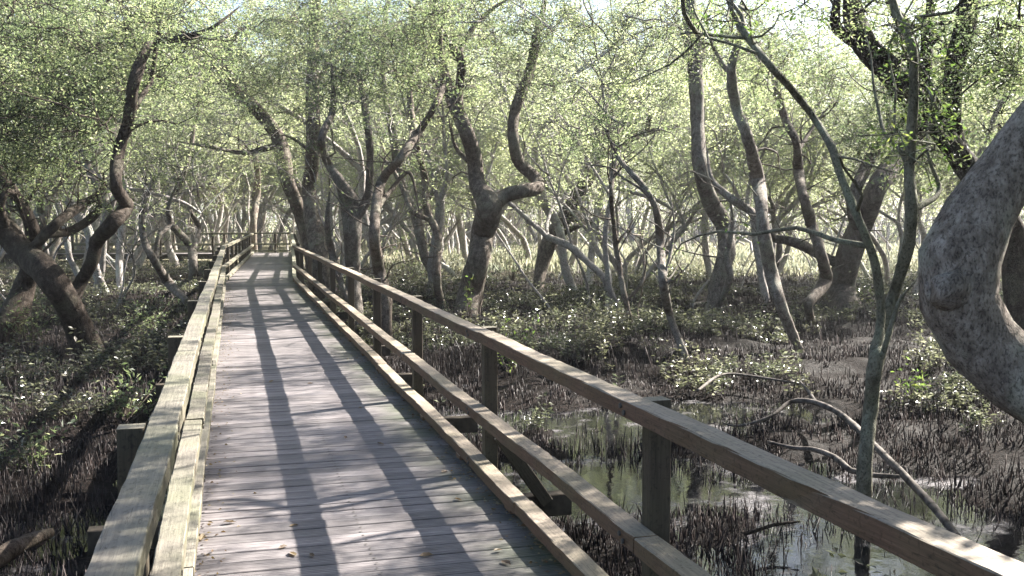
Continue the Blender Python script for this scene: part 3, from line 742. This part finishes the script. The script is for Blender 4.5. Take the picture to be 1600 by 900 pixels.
hero('dark twisted tree behind the massive trunk, limbs arching to the top edge', 13, [
    [(1612, 600, 46), (1600, 520, 44), (1592, 440, 42), (1582, 370, 40), (1552, 310, 38), (1520, 272, 34), (1490, 225, 30), (1487, 165, 25), (1492, 100, 26), (1508, 40, 28), (1520, -20, 26), (1530, -100, 18)],
    (.5, 0, [(1512, 262, 30), (1480, 215, 30), (1450, 178, 32), (1418, 142, 38), (1385, 105, 38), (1352, 70, 34), (1335, 30, 28), (1333, -20, 24), (1340, -90, 18)]),
    (-.5, .3, [(1360, 80, 20), (1325, 60, 16), (1305, 40, 15), (1307, 0, 14), (1310, -50, 10)]),
    (.5, .2, [(1425, 145, 16), (1424, 90, 18), (1412, 45, 16), (1390, 5, 15), (1375, -50, 10)]),
    (.5, .3, [(1440, 165, 18), (1444, 100, 17), (1450, 40, 18), (1456, -40, 15)]),
    (-.5, 0, [(1560, 320, 14), (1600, 300, 14), (1640, 250, 12), (1660, 150, 9)])],
    [(1570, 120, 100, 80, 14, 0), (1500, 60, 100, 60, 8, 1), (1380, 20, 80, 40, 8, 0), (1590, 40, 80, 60, 12, -1), (1560, -270, 220, 120, 48, -1), (1200, -220, 240, 90, 24, 0), (1430, 180, 30, 40, 4, -1), (1560, 230, 60, 30, 4, 2)], M_BARKB, seed=16, hi=2, thick=1.12, wob=.01)
hero('thin pale sapling trunk leaning left from the ground cover right of centre', 15, [
    [(1080, 582, 9), (1066, 545, 12), (1046, 490, 14), (1036, 440, 15), (1032, 380, 14), (1024, 325, 12), (1000, 285, 9), (965, 245, 7), (945, 200, 5)],
    (.3, 0, [(1036, 440, 7), (1050, 360, 5), (1046, 300, 4)])],
    [(950, 190, 50, 40, 4, 0)], M_BARKP, seed=17)
hero('thin stem with few leaves standing left of the pale sapling', 19, [
    [(985, 505, 9), (975, 460, 10), (968, 420, 9), (960, 360, 8), (955, 300, 7), (962, 250, 6), (950, 180, 5)],
    (.3, 0, [(980, 470, 6), (1002, 440, 6), (1005, 400, 5), (998, 350, 4)])],
    [(955, 200, 40, 40, 5, 0)], M_BARK, seed=18)
hero('pale crooked small tree left of the boardwalk, before the side walk', 24, [
    [(318, 505, 14), (290, 470, 14), (262, 440, 15), (240, 405, 13), (225, 375, 11), (222, 330, 9), (240, 280, 8)],
    (.5, 0, [(240, 405, 9), (252, 370, 8), (268, 350, 8), (265, 320, 7), (290, 260, 6)])],
    [(250, 260, 60, 40, 8, 0)], M_BARKP, seed=19)
hero('pale forked tree standing in front of the side walk', 33, [
    [(300, 445, 14), (302, 410, 14), (298, 385, 14), (282, 366, 13), (264, 345, 12), (262, 320, 10), (285, 280, 8), (300, 220, 7), (305, 150, 6)],
    (.5, 0, [(300, 390, 10), (308, 355, 9), (295, 325, 8), (300, 290, 7)])],
    [(290, 190, 60, 50, 14, 0)], M_BARKP, seed=20, leaf=.06)
hero('slim tree behind the cross railing at the end of the boardwalk', 50, [
    [(398, 440, 14), (396, 400, 13), (396, 350, 12), (402, 300, 11), (400, 250, 9), (385, 190, 7), (390, 120, 6)]],
    [(390, 160, 50, 60, 14, 0)], M_BARK, seed=21, leaf=.06)
hero('slender trunk with scaly bark left of the central tree', 24, [
    [(690, 480, 14), (682, 430, 14), (684, 370, 13), (668, 330, 13), (664, 280, 12), (650, 220, 12), (640, 150, 11), (645, 80, 9), (640, 0, 8)],
    (.4, 0, [(670, 345, 9), (645, 330, 9), (632, 300, 8), (612, 262, 8), (590, 240, 6)])],
    [(640, 70, 70, 60, 16, 0)], M_BARK, seed=22, leaf=.06)
hero('slim grey trunk close left of the dark elbow limb', 28, [
    [(690, 455, 16), (664, 400, 16), (650, 340, 15), (626, 280, 14), (612, 200, 13), (598, 130, 12), (600, 50, 10), (610, -20, 8)],
    (.4, 0, [(650, 340, 9), (676, 300, 8), (690, 250, 6)])],
    [(610, 60, 70, 60, 18, 0)], M_BARKP, seed=23, leaf=.06)

# fallen wood on the right
def fallen(label, D0, pts, m, seed):
    rng = np.random.default_rng(seed); mb = MB()
    for lim in pts:
        P = []
        for x, y, w, dz in lim:
            zz = float(-0.52 + dz); k = (y - 340) / FPX; D = (EYE - zz) / k
            p = px(x, y, D); P.append([*p, w * D / FPX / 2 * .74])
        a = spline(P, 0.08); tube(mb, a[:, :3], a[:, 3], 9, 0.1, rng)
    me = mb.mesh(label[:12], True); o = link('fallen_branch', me, m); o['label'] = label; o['category'] = 'branch'; return o
fallen('long dead branch arched over the puddle behind the big right handrail', 9, [
    [(1500, 845, 18, -.05), (1465, 800, 16, .02), (1420, 750, 17, .08), (1380, 710, 16, .14), (1345, 675, 15, .2), (1310, 645, 13, .24), (1270, 628, 11, .25), (1235, 628, 9, .22), (1205, 650, 8, .12), (1160, 665, 6, .02), (1130, 662, 4, -.02)],
    [(1275, 630, 9, .25), (1262, 610, 7, .3), (1250, 596, 5, .32)],
    [(1405, 745, 10, .08), (1360, 742, 11, .05), (1330, 735, 13, .08), (1305, 715, 13, .12), (1270, 702, 10, .10), (1240, 700, 8, .05), (1200, 690, 6, .0)]], M_DEAD, 5)
fallen('dark mossy log lying in the wet mud at the bottom left', 6, [
    [(-60, 910, 50, -.02), (0, 870, 42, .0), (45, 845, 30, -.02), (80, 832, 18, -.04)]], M_BARKB, 6)
fallen('short thin dark stick lying on the pale puddle below the handrail', 10, [[(1165, 835, 6, .0), (1210, 820, 8, .02), (1250, 815, 4, .04)]], M_BARKB, 8)
fallen('thin bare sticks tangled on the mud beyond the right railing', 14, [
    [(1090, 610, 6, .1), (1130, 585, 6, .15), (1190, 590, 5, .1), (1250, 600, 4, .05)]], M_DEAD, 9)

# ---- procedural mangroves for the depth of the wood
def make_kind(seed, height, r0, lean, nl, bark, leaf, nt_, nleaf, lm=None):
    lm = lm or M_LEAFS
    rng = np.random.default_rng(seed); limbs, ends = [], []
    def grow(p, d, r, length, depth, bend):
        n = max(4, int(length / 0.45)); P, Rr = [p], [r]
        for i in range(n):
            d = d + rng.normal(0, bend, 3); d[2] += 0.07 if depth else 0.05; d = d / np.linalg.norm(d)
            p = p + d * length / n; r = r * (0.972 if depth == 0 else 0.93); P.append(p); Rr.append(r)
        limbs.append((np.array(P), np.array(Rr)))
        if depth >= 1: ends.extend(P[len(P) // 2:])
        if depth < 3 and p[2] < height:
            for _ in range(2 if depth else rng.integers(2, 4)):
                dd = d + rng.normal(0, 0.55, 3); dd[2] = abs(dd[2]) * 0.7 + 0.35; dd /= np.linalg.norm(dd)
                grow(p, dd, r * rng.uniform(.6, .8), length * rng.uniform(.6, .95), depth + 1, bend * 1.1)
            if depth and rng.random() < .7:
                q = P[len(P) // 2]; dd = d + rng.normal(0, .8, 3); dd /= np.linalg.norm(dd)
                grow(q, dd, r * .5, length * .6, depth + 1, bend * 1.3)
    for s in range(nl):
        a = rng.uniform(0, 6.28); d = np.array([math.cos(a) * lean, math.sin(a) * lean, 1.0]); d /= np.linalg.norm(d)
        grow(np.array([rng.normal(0, .12) * (nl > 1), rng.normal(0, .12) * (nl > 1), -0.3]), d, r0 * rng.uniform(.75, 1.1), height * rng.uniform(.26, .4), 0, 0.17)
    ends = np.array(ends); T = []
    ends = ends[ends[:, 2] > height * 0.24]
    for _ in range(nt_):
        e = ends[rng.integers(len(ends))]; T.append(e + rng.normal(0, 0.45, 3) + [0, 0, .1])
    return build_tree('kind', limbs, T, nleaf, leaf, (0, 0, 0), bark, lm, rng, None, 8, 0.11, spread=.36, side_n=26)
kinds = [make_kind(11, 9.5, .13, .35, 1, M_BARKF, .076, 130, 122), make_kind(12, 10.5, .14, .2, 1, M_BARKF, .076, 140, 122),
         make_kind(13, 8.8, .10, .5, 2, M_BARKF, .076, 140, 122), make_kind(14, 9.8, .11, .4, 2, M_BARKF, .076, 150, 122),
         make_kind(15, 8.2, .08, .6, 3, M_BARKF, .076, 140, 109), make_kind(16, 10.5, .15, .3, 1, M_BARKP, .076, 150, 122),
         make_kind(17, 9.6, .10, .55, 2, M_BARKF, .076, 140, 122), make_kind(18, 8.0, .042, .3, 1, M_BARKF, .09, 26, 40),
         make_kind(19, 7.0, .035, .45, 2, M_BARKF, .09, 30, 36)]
near_kind = make_kind(20, 8.6, .11, .3, 1, M_BARK, .068, 250, 150, M_LEAF)
used = [False] * len(kinds)
KD = ['single grey mangrove', 'tall pale mangrove', 'paired pale mangrove', 'double stemmed mangrove', 'crooked clustered mangrove', 'stout dark mangrove', 'forked grey mangrove', 'thin pale mangrove', 'thin twin mangrove']
def put_tree(k, x, y, s, rot, label, group):
    src = kinds[k]
    if not used[k]: o = src; used[k] = True
    else:
        o = src.copy(); C.objects.link(o)
        for ch in src.children:
            c = ch.copy(); C.objects.link(c); c.parent = o
    o.location = (x, y, float(gz(x, y))); o.rotation_euler = (0, 0, rot); o.scale = (s, s, s)
    o['label'] = label; o['group'] = group
    return o
placed = [(px(a, 500, d)[0], d) for a, d in ((142, 15.5), (500, 27), (508, 25.5), (556, 19), (602, 17), (728, 21.5), (840, 31), (1112, 22), (1254, 16.6), (1270, 20), (1322, 24.5), (1350, 7.6), (1700, 5.4), (1612, 13), (40, 22), (300, 33), (398, 50), (690, 24))]
rt = np.random.default_rng(21)
def try_place(n, gen, mind, tag, group, srange=(.85, 1.2), only=None):
    c = tries = 0
    while c < n and tries < n * 40:
        tries += 1; x, y = gen()
        if path_dist(x, y) < 2.0: continue
        if y < 44 and -0.37 < x / y < -0.20 and n != 18: continue      # open view to the side walk
        if any((x - a) ** 2 + (y - b) ** 2 < mind ** 2 for a, b in placed): continue
        # the open clearing on the right and its sunward side
        if x > 0.5 + max(0, 46 - y) * 0.55 and 35 < y < 78 and only is None: continue
        if x > -16 and 48.5 < y < 64: continue
        placed.append((x, y)); k = int(rt.integers(7)) if only is None else int(rt.choice(only))
        put_tree(k, x, y, rt.uniform(*srange), rt.uniform(0, 6.28), tag(k, x, y), group); c += 1
HEROX = [(-40, 'the left picture edge'), (40, 'the pale limbs at left'), (142, 'the S shaped tree'), (225, 'the left side walk'), (300, 'the pale forked tree'),
         (398, 'the far straight'), (488, 'the tall straight trunk'), (552, 'the cleft trunk'), (598, 'the slim curved stem'), (684, 'the scaly trunk'),
         (752, 'the elbow limbed tree'), (860, 'the brown leaning tree'), (968, 'the thin leafy stem'), (1035, 'the pale sapling'), (1122, 'the bent grey tree'),
         (1205, 'the puddle side tree'), (1275, 'the kinked tree'), (1322, 'the swollen based tree'), (1425, 'the near forked tree'), (1500, 'the massive trunk'), (1640, 'the right picture edge')]
seen_l = set()
def where(x, y):
    q = CX + FPX * x / y
    a = [n for v, n in HEROX if v <= q]; b = [n for v, n in HEROX if v > q]
    return 'between %s and %s' % (a[-1], b[0]) if a and b else ('past %s' % (a[-1] if a else b[0]))
def tagger(words):
    def f(k, x, y):
        for w in words:
            for kd in (KD[k], KD[k].split()[0] + ' mangrove'):
                l = f'{w} {kd} {where(x, y)}'.replace(' mangrove mangrove', ' mangrove')
                if l not in seen_l and len(l.split()) <= 16: seen_l.add(l); return l
        l = ' '.join(f'{words[-1]} mangrove {where(x, y)}'.split()[:16]); return l
    return f
def fr(d0, d1, m=0.56, pw=1.0):
    def g():
        y = d0 + (d1 - d0) * rt.random() ** pw; return rt.uniform(-m, m) * y, y
    return g
try_place(34, fr(24, 42), 2.6, tagger(['mid distance', 'second mid distance', 'third mid distance']), 'mangroves at middle distance', (.95, 1.3))
try_place(78, fr(42, 75), 2.3, tagger(['hazy', 'far hazy', 'fainter hazy', 'small hazy']), 'hazy far mangroves', (1.15, 1.65))
try_place(60, fr(74, 118), 2.5, tagger(['farthest', 'very distant', 'faint farthest', 'palest farthest']), 'farthest mangroves', (1.6, 2.2))
try_place(26, fr(79, 122), 1.2, tagger(['thin pale', 'faint slender']), 'farthest mangroves', (1.1, 1.6), (4, 6, 7, 8, 7, 8))
try_place(42, fr(23, 46), 1.3, tagger(['slim', 'slender', 'small', 'wispy']), 'thin young mangroves', (.8, 1.2), (7, 8))
# trees beside and behind the camera that shade the walk (outside the frame)
def off():
    while True:
        x, y = rt.uniform(-18, 26), rt.uniform(-9, 26)
        if abs(x) > 0.52 * max(y, 0) + 6.0: return x, y
try_place(18, off, 3.0, lambda k, x, y: KD[k] + ' standing outside the picture near the viewpoint', 'mangroves around the viewpoint')
for i, (x, y, sc, rz) in enumerate(((7.6, 3.2, 1.0, 1.4), (9.0, 6.0, 1.0, 5.5), (11.0, 8.8, 1.0, .4), (6.9, 4.2, .95, 2.1), (13.0, 13.0, 1.05, 3.3), (13.0, 7.0, 1.0, 5.0), (-10.5, 5.0, 1.0, 4.0))):
    if i == 0: o = near_kind
    else:
        o = near_kind.copy(); C.objects.link(o)
        for ch in near_kind.children: c = ch.copy(); C.objects.link(c); c.parent = o
    o.location = (x, y, float(gz(x, y))); o.rotation_euler = (0, 0, rz); o.scale = (sc,) * 3
    o['group'] = 'mangroves around the viewpoint'; o['label'] = 'airy crowned grey mangrove beside the viewpoint, its crown hanging over the picture edge'
for k in range(len(kinds)):
    if not used[k]: put_tree(k, 30 + k * 3, -10, 1, 0, 'mangrove behind the viewpoint', 'mangroves around the viewpoint')

# ------------------------------------------------------------------ ground cover
def scatter(n, d0, d1, rng, pw=1.0, m=0.60):
    y = d0 * (d1 / d0) ** (rng.random(n) ** pw); x = rng.uniform(-m, m, n) * y + rng.uniform(-1.5, 1.5, n)
    return x, y
def vnoise(x, y, f, seed):
    r = np.random.default_rng(seed); s = 0
    for _ in range(7):
        th, ph, ff = r.uniform(0, 6.28), r.uniform(0, 6.28), f * r.uniform(.6, 1.7)
        s = s + np.sin(ff * (x * math.cos(th) + y * math.sin(th)) + ph)
    return s / 2.6
def spikes():
    rng = np.random.default_rng(31); x, y = scatter(150000, 3.0, 48, rng, 0.9)
    cl = vnoise(x, y, 2.2, 5) + 0.5 * vnoise(x, y, 7, 6); keep = (cl > -0.85) & (rng.random(len(x)) < 0.62); x, y = x[keep], y[keep]
    x, y = x[:84000], y[:84000]
    z = gz(x, y); n = len(x); h = (rng.gamma(2.6, 0.027, n) + 0.02) * (1 + .35 * vnoise(x, y, 1.3, 77)); h = np.clip(h, .02, 0.36)
    pd = path_dist(x, y); h = np.where(pd < 1.2, np.minimum(h, .16), h)
    r = rng.uniform(.0038, .0072, n) * (1 + np.clip(y - 8, 0, 30) / 16)
    lx, ly = rng.normal(0, .2, n) * h, rng.normal(0, .2, n) * h
    a = rng.uniform(0, 6.28, n); V = []
    for lv, (zz, rr) in enumerate(((-.03, 1.15), (.55, .9), (1.0, .45))):
        for k in range(3):
            an = a + k * 2.094
            V.append(np.stack([x + lx * zz + np.cos(an) * r * rr, y + ly * zz + np.sin(an) * r * rr, z + h * zz], -1))
    V = np.stack(V, 1).reshape(-1, 3); b = (np.arange(n) * 9)[:, None]
    t = [(0, 1, 4), (0, 4, 3), (1, 2, 5), (1, 5, 4), (2, 0, 3), (2, 3, 5), (3, 4, 7), (3, 7, 6), (4, 5, 8), (4, 8, 7), (5, 3, 6), (5, 6, 8), (6, 7, 8)]
    T = np.concatenate([b + np.array(k) for k in t])
    link('mangrove_breathing_roots', mesh_np('spikes', V, None, T, True), M_PNEU, kind='stuff', label='thousands of thin dark breathing roots sticking up from mud and water', category='roots')
spikes()
def seedlings():
    rng = np.random.default_rng(32); x, y = scatter(60000, 4.5, 60, rng, 0.7)
    cl = vnoise(x, y, .9, 8) + 0.6 * vnoise(x, y, 3.1, 9)
    wet = gz(x, y) < WATER_Z + 0.015
    keep = (cl > 0.0 + 0.7 * (y < 14)) & ~wet & (path_dist(x, y) > 1.15); x, y = x[keep][:21000], y[keep][:21000]
    z = gz(x, y); n = len(x); hs = rng.uniform(.6, 1.35, n); h = rng.gamma(3, .055, n) * hs + .04; mb = MB(); lf = MB()
    tip = np.stack([x + rng.normal(0, .05, n), y + rng.normal(0, .05, n), z + h], -1); ba = np.stack([x, y, z - .02], -1)
    r = 0.004; V = np.stack([ba + [r, 0, 0], ba + [-r, r, 0], ba + [-r, -r, 0], tip], 1).reshape(-1, 3)
    b = (np.arange(n) * 4)[:, None]; mb.add(V, None, np.concatenate([b + [0, 1, 3], b + [1, 2, 3], b + [2, 0, 3]]))
    for k in range(10):
        f = rng.uniform(.45, 1.0, n)[:, None] if k > 3 else np.full((n, 1), 1.0)
        pos = ba * (1 - f) + tip * f
        an = rng.uniform(0, 6.28, n); d = np.stack([np.cos(an), np.sin(an), np.full(n, .2)], -1)
        leaves(lf, pos + d * .012, (0.045 + 0.0010 * np.clip(y, 0, 40)) * hs, rng, .15, 0, .45, d)
    link('seedling_stems', mb.mesh('stems'), M_STEM, kind='stuff', label='thin stems of the mangrove seedlings carpeting the mud', category='seedlings')
    link('mangrove_seedlings', lf.mesh('seedling_leaves'), M_GCLEAF, kind='stuff', label='glossy leaves of countless knee high mangrove seedlings', category='seedlings')
seedlings()
def meadow():
    rng = np.random.default_rng(33); n = 26000
    y = rng.uniform(38, 80, n); x = rng.uniform(-.1, .62, n) * y + rng.normal(0, 2, n); z = gz(x, y); lf = MB()
    d = np.stack([rng.normal(0, .35, n), rng.normal(0, .35, n), np.ones(n)], -1)
    leaves(lf, np.stack([x, y, z], -1), .42, rng, .8, 0, .22, d)
    link('meadow_grass', lf.mesh('meadow'), M_GRASS, kind='stuff', label='sunlit low salt meadow in the clearing beyond the trees', category='grass')
meadow()

def thicket():
    rng = np.random.default_rng(35); n = 62000; lf = MB()
    y = rng.uniform(84, 128, n); x = rng.uniform(-.62, .62, n) * y; c = vnoise(x, y, .25, 12)
    z = gz(x, y) + rng.random(n) ** 1.2 * (4.8 + 2.2 * c)
    leaves(lf, np.stack([x, y, z], -1), .26, rng, .3, 0, .5)
    st = MB()
    for _ in range(1500):
        yy = rng.uniform(50, 124); xx = rng.uniform(-.6, .6) * yy
        if path_dist(xx, yy) < 3 or (0 < xx and yy < 76 and rng.random() < .75): continue
        P = [np.array([xx, yy, float(gz(xx, yy)) - .1])]; d = np.array([*rng.normal(0, .35, 2), 1.0]); L = rng.uniform(2.5, 7)
        for _ in range(5):
            d = d + rng.normal(0, .28, 3); d[2] = max(d[2], .25); d /= np.linalg.norm(d); P.append(P[-1] + d * L / 5)
        a = spline(np.array(P), .8); tube(st, a, np.linspace(rng.uniform(.03, .11), .015, len(a)), 4, 0, rng)
    link('far_thicket_stems', st.mesh('far_stems', True), M_BARKF, kind='stuff', label='tangle of thin pale stems filling the far wood', category='undergrowth')
    link('far_thicket', lf.mesh('thicket'), M_LEAF, kind='stuff', label='pale leafy undergrowth closing off the wood beyond the clearing', category='undergrowth')
thicket()

def bush(label, cx, cy, D, wpx, hpx, n, leafm, leaf, seed, name='shrub'):
    rng = np.random.default_rng(seed); b = px(cx, cy, D); g = float(gz(b[0], b[1])); base = np.array([b[0], b[1], g])
    w, h = wpx * D / FPX, hpx * D / FPX; st, lf = MB(), MB()
    for i in range(max(4, n // 14)):
        t = base + [rng.normal(0, w * .28), rng.normal(0, w * .28), h * rng.uniform(.45, 1.0) + max(0, b[2] - g) * 0]
        P = np.array([base + rng.normal(0, .02, 3) * [1, 1, 0] - [0, 0, .05], (base + t) / 2 + rng.normal(0, .05 * w, 3), t])
        a = spline(P, .06); tube(st, a, np.linspace(.008, .003, len(a)), 5, 0, rng)
        q = a[rng.integers(len(a) // 3, len(a), 14)] + rng.normal(0, .02 + .05 * w, (14, 3))
        leaves(lf, q, leaf, rng, .35)
    root = thing(name, label, 'shrub', tuple(base), 'shrubs among the seedlings' if name == 'shrub' else None)
    link('stem', st.mesh('stem', True, base), M_STEM, root); link('foliage', lf.mesh('foliage', False, base), leafm, root)
bush('bright leafy sapling standing behind the right railing by a post', 800, 545, 14.5, 70, 85, 130, M_LEAFG, .085, 61)
bush('small green sprout at the foot of the big central tree', 735, 505, 21.0, 30, 70, 60, M_LEAFG, .08, 62)
bush('young plant with two yellow green leaf tufts below the handrail at right', 1500, 830, 6.6, 34, 80, 28, M_LEAFG, .07, 63)
bush('green tuft growing in the seedlings left of the massive trunk', 1430, 600, 12.5, 60, 60, 90, M_LEAFG, .08, 64)
bush('low tuft beside the swollen based tree', 1370, 470, 24, 60, 40, 90, M_LEAF, .10, 65)
bush('pale leafy shrub left of the boardwalk under the dark S shaped tree', 225, 470, 19, 110, 90, 320, M_LEAF, .08, 66)
bush('dense shrub at the left picture edge below the dark limb', 40, 470, 17, 110, 90, 320, M_LEAF, .08, 67)
bush('shrub leaning towards the left railing post', 190, 560, 11, 120, 80, 220, M_LEAF, .075, 68)
bush('leafy shrub behind the pale cleft trunk', 640, 400, 33, 90, 90, 300, M_LEAF, .10, 69)
bush('leafy shrub under the leaning brown tree', 800, 400, 36, 110, 90, 330, M_LEAF, .10, 70)
bush('low leafy shrub in the lower left foreground mud', 60, 640, 9, 120, 90, 160, M_LEAF, .075, 71)

# ------------------------------------------------------------------ leaf litter on the deck
def litter():
    rng = np.random.default_rng(41)
    def dead_leaf(L):
        mb = MB(); w = L * .22
        V = np.array([(0, 0, .002), (L * .3, w, .009), (L * .7, w * .8, .012), (L, 0, .004), (L * .7, -w * .8, .010), (L * .3, -w, .006), (L * .3, 0, .002), (L * .7, 0, .003)])
        mb.add(V, [(6, 7, 2, 1), (5, 4, 7, 6)], [(0, 6, 1), (0, 5, 6), (7, 3, 2), (7, 4, 3)]); return mb.mesh('dead_leaf')
    ms = [dead_leaf(.055), dead_leaf(.075)]
    for m in ms: m.materials.append(M_DRY)
    spots = [(435, 868), (462, 880), (490, 882), (783, 888), (785, 870), (655, 880), (540, 690), (690, 745), (700, 752), (420, 600), (530, 600), (370, 825), (305, 845), (313, 855), (560, 640), (480, 602), (722, 790), (812, 832), (452, 832), (600, 700)]
    for i, (x, y) in enumerate(spots):
        D = EYE * FPX / (y - 340); p = px(x, y, D); o = link('fallen_leaf', ms[i % 2], None)
        o.location = (p[0], p[1], 0.003); o.rotation_euler = (rng.uniform(-.2, .2), rng.uniform(-.15, .1), rng.uniform(0, 6.28))
        o['label'] = 'small curled dry leaf lying on the boardwalk planks'; o['category'] = 'leaf'; o['group'] = 'dry leaves on the planks'
    mb = MB(); n = 1500
    v = 2.5 + 22 * rng.random(n) ** 1.3; rightside = rng.random(n) < .6
    u = np.where(rightside, UIR + .02 - np.abs(rng.normal(0, .07, n)), UIL + np.abs(rng.normal(0, .10, n)))
    P = np.outer(u, U1) + np.outer(v, V1); P[:, 2] = rng.uniform(.002, .010, n)
    d = rng.normal(0, 1, (n, 3)); d[:, 2] = 0
    leaves(mb, P, .026, rng, 0.05, 0, .45, unit(d) * 2)
    link('leaf_litter', mb.mesh('litter'), M_DRY, kind='stuff', label='crumbled leaf litter gathered along the kerb rails', category='litter')
litter()

# ------------------------------------------------------------------ haze
hz_m = bpy.data.materials.new('haze'); hz_m.use_nodes = True; t = hz_m.node_tree
t.nodes.remove(t.nodes['Principled BSDF'])
pv = t.nodes.new('ShaderNodeVolumePrincipled'); pv.inputs['Color'].default_value = (0.93, 0.95, 1.0, 1)
pv.inputs['Density'].default_value = 0.0006; pv.inputs['Anisotropy'].default_value = 0.55
t.links.new(pv.outputs[0], t.nodes['Material Output'].inputs['Volume'])
x0, x1, y0, y1, z0, z1 = -560, 560, -340, 760, -2.2, 17
v = [(x, y, z) for z in (z0, z1) for y in (y0, y1) for x in (x0, x1)]
f = [(0, 2, 3, 1), (4, 5, 7, 6), (0, 1, 5, 4), (2, 6, 7, 3), (0, 4, 6, 2), (1, 3, 7, 5)]
link('haze', mesh_np('haze', v, f), hz_m, kind='stuff')
